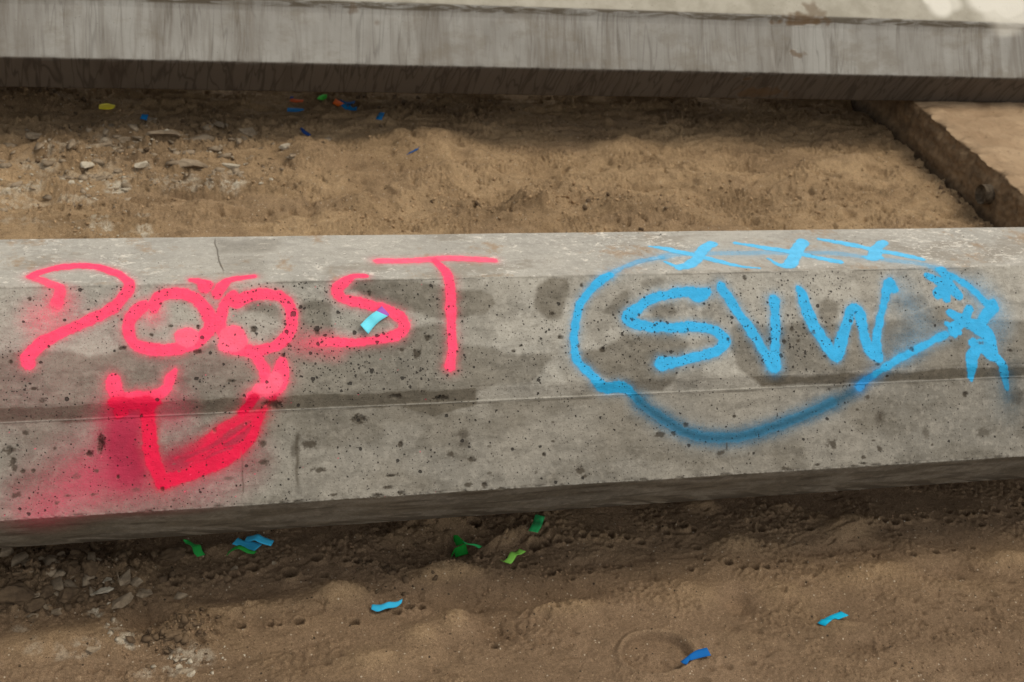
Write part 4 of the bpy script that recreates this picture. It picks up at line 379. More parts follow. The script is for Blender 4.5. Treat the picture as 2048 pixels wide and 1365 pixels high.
BLOBS = [(0.5896, 0.441, 0.0115, 0.0119, 0.3), (0.5903, 0.4594, 0.0128, 0.0091, 0.6), (0.4784, 0.4551, 0.0054, 0.007, 3), (0.566, 0.4749, 0.0083, 0.0063, 1.5), (0.6016, 0.4877, 0.0102, 0.0063, 2), (0.8019, 0.5169, 0.0102, 0.0091, 1.2), (0.8072, 0.5291, 0.0064, 0.0046, 1.5), (0.5938, 0.5316, 0.008, 0.0049, 1.5), (0.6238, 0.5333, 0.0058, 0.0063, 2.5), (0.4762, 0.538, 0.007, 0.0049, 3), (0.4324, 0.5404, 0.0122, 0.0056, 2.5), (0.4583, 0.5069, 0.0115, 0.0028, 2.5), (0.4538, 0.5262, 0.0096, 0.0028, 2), (0.636, 0.4657, 0.0058, 0.0032, 0.8), (0.633, 0.5125, 0.0048, 0.0028, 0.5), (0.7186, 0.5158, 0.0045, 0.0032, 0.5), (0.7348, 0.4858, 0.0048, 0.0035, 2), (0.4087, 0.4079, 0.0154, 0.0098, 4), (0.4716, 0.3703, 0.0134, 0.0051, 4), (0.5525, 0.3774, 0.0166, 0.0064, 4), (0.956, 0.4616, 0.0102, 0.007, 2), (0.9835, 0.4607, 0.0054, 0.0053, 3), (1.0066, 0.4475, 0.0064, 0.0056, 3), (0.7348, 0.4855, 0.0051, 0.0028, 2), (0.754, 0.429, 0.0038, 0.0021, 1), (0.7522, 0.4632, 0.0045, 0.0021, 1), (1.4043, 0.4518, 0.0141, 0.0189, 0.3), (1.4043, 0.4518, 0.0058, 0.0077, 1.5), (1.4995, 0.4859, 0.0096, 0.014, 0.6), (1.6259, 0.4912, 0.0186, 0.0119, 0.5), (1.3005, 0.4964, 0.0134, 0.0091, 1.5), (1.3988, 0.5098, 0.007, 0.007, 1.2), (1.5123, 0.5098, 0.0045, 0.0039, 1), (1.0729, 0.5006, 0.0083, 0.0059, 1), (1.7069, 0.4231, 0.0192, 0.021, 0.2), (1.5914, 0.4154, 0.0077, 0.0059, 3), (1.3802, 0.4117, 0.0064, 0.0049, 1.5), (1.3018, 0.3941, 0.0051, 0.0035, 2), (1.1032, 0.436, 0.0045, 0.0035, 2.5), (1.3582, 0.4347, 0.0038, 0.0032, 1), (1.3857, 0.4942, 0.0064, 0.0021, 1), (1.1999, 0.5363, 0.0122, 0.0042, 1.5), (1.365, 0.5248, 0.0077, 0.0035, 1.5), (1.3605, 0.5362, 0.0096, 0.0024, 2), (1.0858, 0.4903, 0.0026, 0.0077, 1), (1.1289, 0.5055, 0.0032, 0.0035, 0.5), (1.2669, 0.5342, 0.0064, 0.0035, 2), (-0.0337, 0.4419, 0.0064, 0.0053, 3), (-0.1519, 0.4532, 0.007, 0.0147, 2), (-0.1579, 0.4304, 0.0096, 0.007, 3), (-0.016, 0.4294, 0.0064, 0.014, 5), (-0.1376, 0.4653, 0.0051, 0.0032, 2), (-0.1215, 0.4648, 0.0038, 0.0032, 2), (-0.0558, 0.4784, 0.009, 0.007, 0.8), (-0.0242, 0.4709, 0.0058, 0.0035, 1), (0.0084, 0.483, 0.0038, 0.0039, 4), (-0.1466, 0.5026, 0.0102, 0.0056, 1.5), (0.3364, 0.4903, 0.0134, 0.0056, 1.5), (0.2443, 0.4724, 0.0096, 0.0056, 2), (0.36, 0.5339, 0.0077, 0.0035, 1.5), (0.1855, 0.4954, 0.0115, 0.0042, 0.8), (0.0777, 0.5064, 0.0045, 0.0042, 4), (-0.0703, 0.5087, 0.0064, 0.0032, 1), (-0.0295, 0.5084, 0.007, 0.0028, 1), (0.0962, 0.5262, 0.0051, 0.0024, 1), (0.0354, 0.5052, 0.0096, 0.0049, 0.5), (-0.0868, 0.519, 0.0051, 0.0042, 1), (0.1063, 0.4792, 0.0032, 0.0018, 1.5), (0.0988, 0.4664, 0.0032, 0.0014, 1.5), (-0.0158, 0.4235, 0.007, 0.0161, 5), (-0.0342, 0.4425, 0.007, 0.0063, 3), (0.1655, 0.4139, 0.0045, 0.0049, 3), (0.2426, 0.4398, 0.0102, 0.0063, 1.5), (0.3219, 0.4454, 0.0141, 0.0091, 1.2), (0.2978, 0.4545, 0.0109, 0.0175, 0.8), (0.2622, 0.3749, 0.0192, 0.0083, 5), (-0.1044, 0.3514, 0.0051, 0.0045, 3), (-0.1318, 0.404, 0.0045, 0.0049, 1), (-0.0882, 0.4306, 0.0038, 0.0042, 1.5), (0.1438, 0.2791, 0.007, 0.0051, 4), (0.0228, 0.268, 0.0077, 0.0038, 3.5), (0.1457, 0.2369, 0.0045, 0.0045, 3.5), (0.2377, 0.2434, 0.007, 0.007, 4), (-0.116, 0.3313, 0.0064, 0.0029, 2.5), (0.1959, 0.3305, 0.0064, 0.0038, 2), (0.2835, 0.2907, 0.0051, 0.0042, 3), (-0.1202, 0.1817, 0.0035, 0.0042, 3), (0.1015, 0.2344, 0.0051, 0.0026, 2.5), (0.2935, 0.2727, 0.0051, 0.0032, 3), (0.344, 0.2523, 0.0051, 0.0051, 2), (-0.1501, 0.2852, 0.0042, 0.0038, 2.5), (-0.1523, 0.268, 0.0032, 0.0029, 2.5), (0.0701, 0.2484, 0.0038, 0.0032, 2.5), (0.5349, 0.2684, 0.0086, 0.0058, 3.5), (0.513, 0.2968, 0.0083, 0.0109, 2.5), (0.488, 0.2875, 0.0058, 0.0035, 2), (0.438, 0.1847, 0.0042, 0.007, 3), (0.7774, 0.275, 0.0058, 0.0051, 4.5), (0.7671, 0.2316, 0.0048, 0.0038, 2.5), (0.6887, 0.2974, 0.0045, 0.0029, 2), (0.7009, 0.2885, 0.0042, 0.0026, 2), (0.9168, 0.2474, 0.0032, 0.0035, 4), (0.8526, 0.3009, 0.0064, 0.0051, 3), (0.8275, 0.1808, 0.0032, 0.0051, 3), (0.9245, 0.2831, 0.0048, 0.0026, 1.5), (0.8086, 0.2929, 0.0032, 0.0032, 2.5), (1.1502, 0.1727, 0.0048, 0.0058, 3.5), (1.2135, 0.2983, 0.0038, 0.0051, 2.5), (1.2324, 0.2736, 0.0045, 0.0054, 3), (1.2433, 0.2976, 0.0045, 0.0045, 2), (1.1846, 0.2917, 0.0035, 0.0038, 3.5), (1.401, 0.3484, 0.0058, 0.0032, 2.5), (1.4778, 0.322, 0.0058, 0.0048, 3), (1.6926, 0.332, 0.007, 0.0032, 2), (1.631, 0.3141, 0.0077, 0.0045, 1.5), (1.2748, 0.2817, 0.0064, 0.0045, 1.5), (1.3691, 0.2468, 0.0029, 0.0035, 3), (1.5658, 0.3084, 0.0035, 0.0032, 1.5), (1.4784, 0.2812, 0.0051, 0.0026, 1.5)]
COLORS = {'pk': (0.96, 0.055, 0.138), 'pk2': (1.0, 0.11, 0.19), 'rd2': (0.74, 0.0, 0.046), 'rd': (0.28, 0.0, 0.024), 'rdo': (0.58, 0.045, 0.1), 'bl': (0.022, 0.365, 0.66), 'bt': (0.1, 0.48, 0.75), 'bo': (0.07, 0.37, 0.6), 'bd': (0.002, 0.062, 0.105), 'bm': (0.02, 0.26, 0.58)}
def smooth_line(pts):
    P = np.array(pts, float)
    if len(P) < 3: return P
    Q = np.vstack([2*P[0]-P[1], P, 2*P[-1]-P[-2]]); out = []
    for i in range(1, len(Q)-2):
        p0, p1, p2, p3 = Q[i-1:i+3]
        for t in np.linspace(0, 1, 5, endpoint=False):
            out.append(.5*((2*p1)+(-p0+p2)*t+(2*p0-5*p1+4*p2-p3)*t*t+(-p0+3*p1-3*p2+p3)*t**3))
    out.append(P[-1]); return np.array(out)
def stroke_alpha(x, s, soft, op, fade, pts, wob):
    """returns index array and paint alpha of one spray stroke"""
    L = smooth_line(pts); wmax = L[:, 2].max()+soft*2.6+.004
    i = np.nonzero((x > L[:, 0].min()-wmax) & (x < L[:, 0].max()+wmax) & (s > L[:, 1].min()-wmax) & (s < L[:, 1].max()+wmax))[0]
    if len(i) == 0: return i, i
    xi, si = x[i], s[i]; best = np.full(len(i), 9.); T = np.zeros(len(i)); n = len(L)-1
    for k in range(n):
        a, b = L[k], L[k+1]; ab = b[:2]-a[:2]; l2 = ab@ab+1e-12
        t = np.clip(((xi-a[0])*ab[0]+(si-a[1])*ab[1])/l2, 0, 1)
        d = np.hypot(xi-a[0]-ab[0]*t, si-a[1]-ab[1]*t)-(a[2]+(b[2]-a[2])*t)
        m = d < best; best[m] = d[m]; T[m] = (k+t[m])/n
    best = best+wob[i]*min(1., .0045/soft+.35)
    core = 1-sst(-soft*.45, soft*.35, best)
    halo = .34*np.exp(-np.maximum(best, 0)/(soft*.95)*1.1) if soft < .012 else 0
    if soft >= .012: core = 1-sst(-soft*.9, soft*1.3, best)
    al = np.clip(np.maximum(core, halo*(1 if soft >= .0035 else .35)), 0, 1)*op
    if fade: al = al*(1-sst(1-fade, 1.02, T))
    return i, al
def in_poly(x, s, pts):
    P = np.array(pts); c = np.zeros(len(x), bool); d = np.full(len(x), 9.)
    j = len(P)-1
    for i in range(len(P)):
        a, b = P[i], P[j]
        c ^= ((a[1] > s) != (b[1] > s)) & (x < (b[0]-a[0])*(s-a[1])/(b[1]-a[1]+1e-12)+a[0])
        ab = b-a; t = np.clip(((x-a[0])*ab[0]+(s-a[1])*ab[1])/(ab@ab+1e-12), 0, 1)
        d = np.minimum(d, np.hypot(x-a[0]-ab[0]*t, s-a[1]-ab[1]*t)); j = i
    return np.where(c, d, -d)
def front_disp(x, s):
    d = .0006*fbm(x*6, s*8, 70, 3)+.0002*perlin(x*70, s*70, 71)
    # nicks on the arrises
    for e, a in ((SEG[1], .0016), (SEG[2], .0008), (SEG[4], .0030)):
        d -= np.exp(-((s-e)/.0035)**2)*a*(sst(.05, .5, perlin(x*45, s*20, 72))+.5*sst(.0, .5, perlin(x*130, s*60, 74)))
    for bx, bs, rx, rs, dep in BLOBS:
        if dep < 1.8: continue
        i = np.nonzero((np.abs(x-bx) < rx*1.5) & (np.abs(s-bs) < rs*1.5))[0]
        if not len(i): continue
        q = np.sqrt(((x[i]-bx)/rx)**2+((s[i]-bs)/rs)**2)+.45*perlin(x[i]*260, s[i]*260, 73)
        d[i] -= dep*.001*(1-sst(.45, .95, q))
    return d
LAYER = {}
def front_attrs(x, s):
    n = len(x); col = np.zeros((n, 3)); al = np.zeros(n); own = np.zeros(n, int)
    wob = .0020*perlin(x*55, s*55, 80)+.0011*perlin(x*150, s*150, 81)+.0018*perlin(x*22, s*22, 82)+.0006*perlin(x*380, s*380, 79)
    names = []
    for part, ck, soft, op, fade, pts in sorted(STROKES, key=lambda q: q[0] != ''):
        i, a = stroke_alpha(x, s, soft, op, fade, pts, wob)
        if not len(i): continue
        if part and part not in names: names.append(part)
        c = np.array(COLORS[ck]); pa = al[i]; na = a+pa*(1-a)
        w_ = np.where(na > 1e-5, a/np.maximum(na, 1e-5), 0)[:, None]
        col[i] = c*w_+col[i]*(1-w_); al[i] = na
        if part:
            m = a > .5; own[i[m]] = names.index(part)+1
    # tiny pink drops
    rs = np.random.RandomState(4)
    for k in range(46):
        cx, cs, r = rs.uniform(-.2, .55), rs.uniform(.17, .55), rs.uniform(.0006, .0012)
        i = np.nonzero((np.abs(x-cx) < .003) & (np.abs(s-cs) < .003))[0]; m = i[np.hypot(x[i]-cx, s[i]-cs) < r]
        col[m] = COLORS['pk']; al[m] = np.maximum(al[m], .8)
    damp_dark = np.zeros(n)
    nz = .010*perlin(x*14, s*16, 83)+.004*perlin(x*45, s*45, 84)
    for v, soft, pts in STAINS:
        P = np.array(pts); i = np.nonzero((x > P[:, 0].min()-.05) & (x < P[:, 0].max()+.05) & (s > P[:, 1].min()-.05) & (s < P[:, 1].max()+.05))[0]
        if len(i): damp_dark[i] = np.maximum(damp_dark[i], v*sst(-soft, soft, in_poly(x[i], s[i], pts)+nz[i]*.5))
    # whole lower face darker by uneven amounts, faint smears
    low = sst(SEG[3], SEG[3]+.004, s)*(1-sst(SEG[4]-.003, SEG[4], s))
    damp_dark = np.maximum(damp_dark, low*(.45+.28*sst(-.2, .5, fbm(x*6, s*11, 85, 3))))
    damp_dark = np.maximum(damp_dark, .28*sst(.1, .6, fbm(x*9, s*7, 95, 4))*(s > SEG[1]))
    for xa, xb, sa, sb, wd, v in STREAKS:
        t = np.clip((s-sa)/(sb-sa), 0, 1); cx = xa+(xb-xa)*t+.003*perlin(x*4, s*30, 86)
        inn = sst(sa-.012, sa+.01, s)*(1-sst(sb-.02, sb+.01, s))
        damp_dark = np.maximum(damp_dark, v*inn*np.exp(-((x-cx)/wd)**2*1.2)*(1.1+.4*perlin(x*90, s*9, 87)))
    dirt_shade = np.zeros(n)
    for xa, xb, sa, sb, wd, v in STREAKS:
        if v < .6: continue
        t = np.clip((s-sa)/(sb-sa), 0, 1); cx = xa+(xb-xa)*t+.004*perlin(x*4, s*30, 86)
        inn = sst(sa-.01, sa+.01, s)*(1-sst(sb-.03, sb+.01, s)); dirt_shade = np.maximum(dirt_shade, .85*v*inn*np.exp(-((x-cx)/(wd*1.2))**2*1.5)*(.85+.3*perlin(x*90, s*9, 97)))
    for bx, bs, rx, rs_, dep in BLOBS:
        i = np.nonzero((np.abs(x-bx) < rx*1.7) & (np.abs(s-bs) < rs_*1.7))[0]
        if not len(i): continue
        q = np.sqrt(((x[i]-bx)/rx)**2+((s[i]-bs)/rs_)**2)+(.2 if dep < 1 else .55)*perlin(x[i]*120, s[i]*120, 88)+.3*perlin(x[i]*330, s[i]*330, 89)
        dirt_shade[i] = np.maximum(dirt_shade[i], (1-sst(.45, 1.1, q))*(.6 if dep < 1 else .85))
    al *= 1-.75*dirt_shade
    # underside: darker all over, dark bands close to the lower arris
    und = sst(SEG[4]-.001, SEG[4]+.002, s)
    damp_dark = np.maximum(damp_dark, und*(.8+.4*sst(-.2, .5, perlin(x*7, s*30, 89))))
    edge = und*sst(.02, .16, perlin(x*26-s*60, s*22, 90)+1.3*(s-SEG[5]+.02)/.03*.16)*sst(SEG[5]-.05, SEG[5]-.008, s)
    dirt_shade = np.maximum(dirt_shade, .75*np.clip(edge, 0, 1))
    dirt_shade = np.maximum(dirt_shade, .5*und*sst(.3, .5, perlin(x*9, s*70, 93)))
    top = 1-sst(SEG[1]-.002, SEG[1]+.001, s)
    pore = sst(SEG[1], SEG[1]+.003, s)*(1-sst(SEG[2], SEG[2]+.003, s))*(.74+.5*perlin(x*5, s*5, 92))
    pore = pore+(sst(SEG[2], SEG[2]+.003, s)*(1-und))*.62
    pore = pore+top*.35+und*.2
    seam = np.exp(-((s-(SEG[3]+.0002))/.0012)**2)
    damp_dark *= 1-.85*seam
    dirt_shade = np.maximum(dirt_shade*(1-seam*.6), .55*np.exp(-((s-(SEG[3]+.0042))/.0016)**2)*sst(-.2, .3, perlin(x*12, s*3, 94)))  # shade under the mould seam painted in as a broken dark line
    dirt_shade = np.maximum(dirt_shade, .55*np.exp(-((s-(SEG[1]+.0030))/.0013)**2)*sst(-.35, .25, perlin(x*9, s*3, 96)))  # thin shadow below the top arris, put into the colour in broken lengths
    LAYER['own'] = own; LAYER['names'] = names
    return {'paint': np.column_stack([col, al]), 'masks': np.column_stack([damp_dark, pore, top, dirt_shade])}
xs = columns(-3.2, -.36, 2.0, 6.2, 0.00135, .03)
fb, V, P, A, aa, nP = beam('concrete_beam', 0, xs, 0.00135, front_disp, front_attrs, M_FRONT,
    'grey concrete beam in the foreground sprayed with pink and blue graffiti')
own = LAYER['own'].reshape(len(xs), nP)
PARTLAB = {'letter_d': 'pink sprayed first letter of the word, hooked like a D', 'letter_o': 'pink sprayed first O with two dots', 'letter_o_second': 'pink sprayed second O right beside the dotted one',
 'letter_s': 'pink sprayed letter S under the cyan strip', 'letter_t': 'pink sprayed letter T crossing onto the top face', 'pink_doodle': 'pink and red sprayed horned doodle ending in a point below the word',
 'blue_ring': 'blue sprayed ring around the letters SVW', 'letter_x': 'light blue sprayed cross on the top face, left of three', 'letter_x_second': 'light blue sprayed cross on the top face, middle of three', 'letter_x_third': 'light blue sprayed cross on the top face, right of three',
 'letter_s_blue': 'blue sprayed letter S inside the ring', 'letter_v': 'blue sprayed letter V inside the ring', 'letter_w': 'blue sprayed letter W inside the ring', 'spray_figure': 'blue sprayed jagged figure at the right end of the ring'}
PARTNAME = {'letter_d': 'letter_d', 'letter_o': 'letter_o', 'letter_o_second': 'letter_o', 'letter_s': 'letter_s', 'letter_t': 'letter_t', 'pink_doodle': 'sprayed_doodle', 'blue_ring': 'sprayed_ring', 'letter_x': 'letter_x',
 'letter_x_second': 'letter_x', 'letter_x_third': 'letter_x', 'letter_s_blue': 'letter_s', 'letter_v': 'letter_v', 'letter_w': 'letter_w', 'spray_figure': 'sprayed_figure'}
I = np.arange(len(xs)*nP).reshape(len(xs), nP)
QF = np.stack([I[:-1, :-1], I[:-1, 1:], I[1:, 1:], I[1:, :-1]], -1).reshape(-1, 4)[:, ::-1]
of = own.ravel()
Vf = V[:, :nP].copy(); jn = P[:, 2:4]
Vf[:, :, 1] += jn[:, 0]*.0003; Vf[:, :, 2] += jn[:, 1]*.0003      # paint film
Vf = Vf.reshape(-1, 3)
Af = {k: aa[k] for k in aa}
for k, nm in enumerate(LAYER['names']):
    m = (of[QF] == k+1).sum(1) >= 3
    if not m.any(): continue
    q = QF[m]; u, inv = np.unique(q, return_inverse=True)
    me = mesh_np(nm, Vf[u], inv.reshape(-1, 4), {kk: v[u] for kk, v in Af.items()}); me.materials.append(M_FRONT)
    ch = link(PARTNAME[nm], me, fb); ch['label'] = PARTLAB[nm]

def back_disp(x, s):
    d = .0015*fbm(x*4, s*6, 170, 3)
    d -= np.exp(-((s-SEG[4])/.005)**2)*.003*sst(.1, .5, perlin(x*30, s*10, 172))
    return d
WHITE = [(2.606, 0.286, 0.027500000000000004, 0.8), (2.639, 0.3, 0.05500000000000001, 0.85), (2.674, 0.288, 0.0495, 0.6), (2.807, 0.28, 0.066, 0.8), (2.85, 0.3, 0.07700000000000001, 0.6), (2.9, 0.286, 0.0825, 0.8), (2.936, 0.31, 0.07700000000000001, 0.6), (2.889, 0.343, 0.07150000000000001, 0.5)]
def back_attrs(x, s):
    e = .003
    lower = sst(SEG[2], SEG[2]+e, s)*(1-sst(SEG[4]-e, SEG[4], s)); und = sst(SEG[4]-e, SEG[4], s); up = 1-sst(SEG[2]-e, SEG[2], s)
    st = sst(SEG[2]-.006, SEG[2], s)*(1-sst(SEG[3]-.010, SEG[3]-.004, s))
    al = np.zeros(len(x))
    for wx_, ws, r, v in WHITE:
        q = np.hypot((x-wx_)/r, (s-ws)/(r*.8))+.25*perlin(x*14, s*14, 175); al = np.maximum(al, v*(1-sst(.6, 1.25, q)))
    c = np.tile(np.array(lin(222, 216, 200)), (len(x), 1))
    # brown splashes
    for wx_, ws, r, v in BROWN:
        q = np.hypot((x-wx_)/r[0], (s-ws)/r[1])+.6*perlin(x*45, s*45, 176); m = v*(1-sst(.4, 1.1, q)); k = m > al; al = np.where(k, m, al); c[k] = lin(96, 74, 48)
    return {'paint': np.column_stack([c, al]), 'masks': np.column_stack([lower, und, up, st])}
BROWN = [(2.145, 0.366, (0.1, 0.02), 0.8), (2.171, 0.342, (0.03, 0.05), 0.6), (2.201, 0.347, (0.03, 0.02), 0.6), (2.134, 0.377, (0.11, 0.012), 0.9), (2.126, 0.48, (0.025, 0.012), 0.7), (2.106, 0.471, (0.015, 0.008), 0.6), (2.026, 0.639, (0.1, 0.03), 0.6), (1.959, 0.571, (0.02, 0.01), 0.5), (0.711, 0.375, (0.015, 0.02), 0.5), (0.779, 0.414, (0.012, 0.012), 0.5)]
xs2 = columns(-3.2, -.7, 4.6, 6.6, .006, .04)
bb, *_ = beam('concrete_beam', 1.967, xs2, .005, back_disp, back_attrs, M_BACK, 'bare grey concrete beam streaked with rain marks, lying behind the painted one')

# ---------------------------------------------------------------- ground
gx = np.concatenate([np.arange(-1.6, -.5, .02), np.arange(-.45, 3.05, .0028), np.arange(3.1, 5.2, .02)])
gy = np.concatenate([np.arange(.2, 1.45, .02), np.arange(1.45, 2.3, .0023), np.arange(2.3, 3.25, .012), np.arange(3.25, 4.45, .0048), np.arange(4.45, 6.4, .03)])
far = np.array([-120, -40, -14, -6, -3]); 
gx = np.concatenate([far, gx, [6, 8, 14, 40, 120]]); gy = np.concatenate([np.array([-120, -40, -14, -5, -1.]), gy, [7.5, 12, 30, 120]])
GX, GY = np.meshgrid(gx, gy, indexing='ij')
H = terrain(GX.ravel(), GY.ravel())
Vg = np.column_stack([GX.ravel(), GY.ravel(), H])
I = np.arange(GX.size).reshape(GX.shape)
Q = np.stack([I[:-1, :-1], I[1:, :-1], I[1:, 1:], I[:-1, 1:]], -1).reshape(-1, 4)
x, y = GX.ravel(), GY.ravel()
crust = np.zeros(len(x))
for cx, cy, rx, ry, v in CRUST:
    q = np.hypot((x-cx)/rx, (y-cy)/ry)+.7*perlin(x*11, y*22, 101)+.35*perlin(x*40, y*60, 102); crust = np.maximum(crust, v*(1-sst(.45, 1.3, q)))
dry = sst(2.4, 3.2, y+.25*perlin(x*2, y*2, 103))
dry = np.maximum(dry, .62*sst(-.002, .022, H+.004*perlin(x*9, y*9, 104))*(1-.6*np.clip(rough_mask(x, y), 0, 1)))
dry = dry*(1-.35*sst(.0, .5, fbm(x*2.2, y*5, 105, 3)))
Mk = np.column_stack([crust, dry, np.clip(rough_mask(x, y), 0, 1), np.ones(len(x))])
me = mesh_np('sand_ground', Vg, Q, {'masks': Mk}); me.materials.append(M_SAND)
tag(link('sand_ground', me), kind='structure')

# ---------------------------------------------------------------- stones, clods, chips
M_CLOD = simple_rock('earth_clod', lin(112, 93, 71), lin(88, 72, 55)); M_SLAB = simple_rock('grey_clay_flake', lin(158, 141, 117), lin(128, 112, 91)); M_FLAT = simple_rock('pale_mortar_chip', lin(192, 181, 158), lin(164, 151, 130))
RM = {'clod': M_CLOD, 'slab': M_SLAB, 'flat': M_FLAT}
def rock_bm(bm, seed, loc, dim, rot, cuts=7, sub=3, rough=.12, tilt=(0, 0), hull=False):
    rs = random.Random(seed); tmp = bmesh.new(); bmesh.ops.create_icosphere(tmp, subdivisions=sub, radius=1)
    if cuts >= 9 and rough < .2 or hull:
        tmp.free(); tmp = bmesh.new()
        for _ in range(13 if sub > 1 else 9):
            v = Vector((rs.gauss(0, 1), rs.gauss(0, 1), rs.gauss(0, 1))).normalized(); v = Vector((v.x, v.y, max(-.9, min(.9, v.z*1.7)))); tmp.verts.new(v*rs.uniform(.8, 1.1))
        r_ = bmesh.ops.convex_hull(tmp, input=tmp.verts[:]); bmesh.ops.delete(tmp, geom=[q for q in r_['geom_interior'] if isinstance(q, bmesh.types.BMVert)], context='VERTS')
        if sub > 2:
            bmesh.ops.bevel(tmp, geom=tmp.edges[:], offset=.05, segments=1, affect='EDGES'); bmesh.ops.triangulate(tmp, faces=tmp.faces[:])
            bmesh.ops.subdivide_edges(tmp, edges=tmp.edges[:], cuts=2, use_grid_fill=True)
        cuts = 0; rough *= .8
    planes = [(Vector((rs.gauss(0, 1), rs.gauss(0, 1), rs.gauss(0, .8))).normalized(), rs.uniform(.5, .8)) for _ in range(cuts)]
    for v in tmp.verts:
        p = v.co.copy()
        for nrm, dd in planes:
            k = p.dot(nrm)-dd
            if k > 0: p -= nrm*k*.92
        from mathutils import noise as mn
        p *= 1+rough*mn.noise(p*2.2+Vector((seed, 0, 0)))+rough*.5*mn.noise(p*6+Vector((0, seed, 0)))
        v.co = p
    M = Matrix.Translation(loc) @ Matrix.Rotation(rot, 4, 'Z') @ Matrix.Rotation(tilt[0], 4, 'X') @ Matrix.Rotation(tilt[1], 4, 'Y') @ Matrix.Diagonal((dim[0], dim[1], dim[2], 1))
    tmp.transform(M); me = bpy.data.meshes.new('t'); tmp.to_mesh(me); tmp.free(); bm.from_mesh(me); bpy.data.meshes.remove(me)
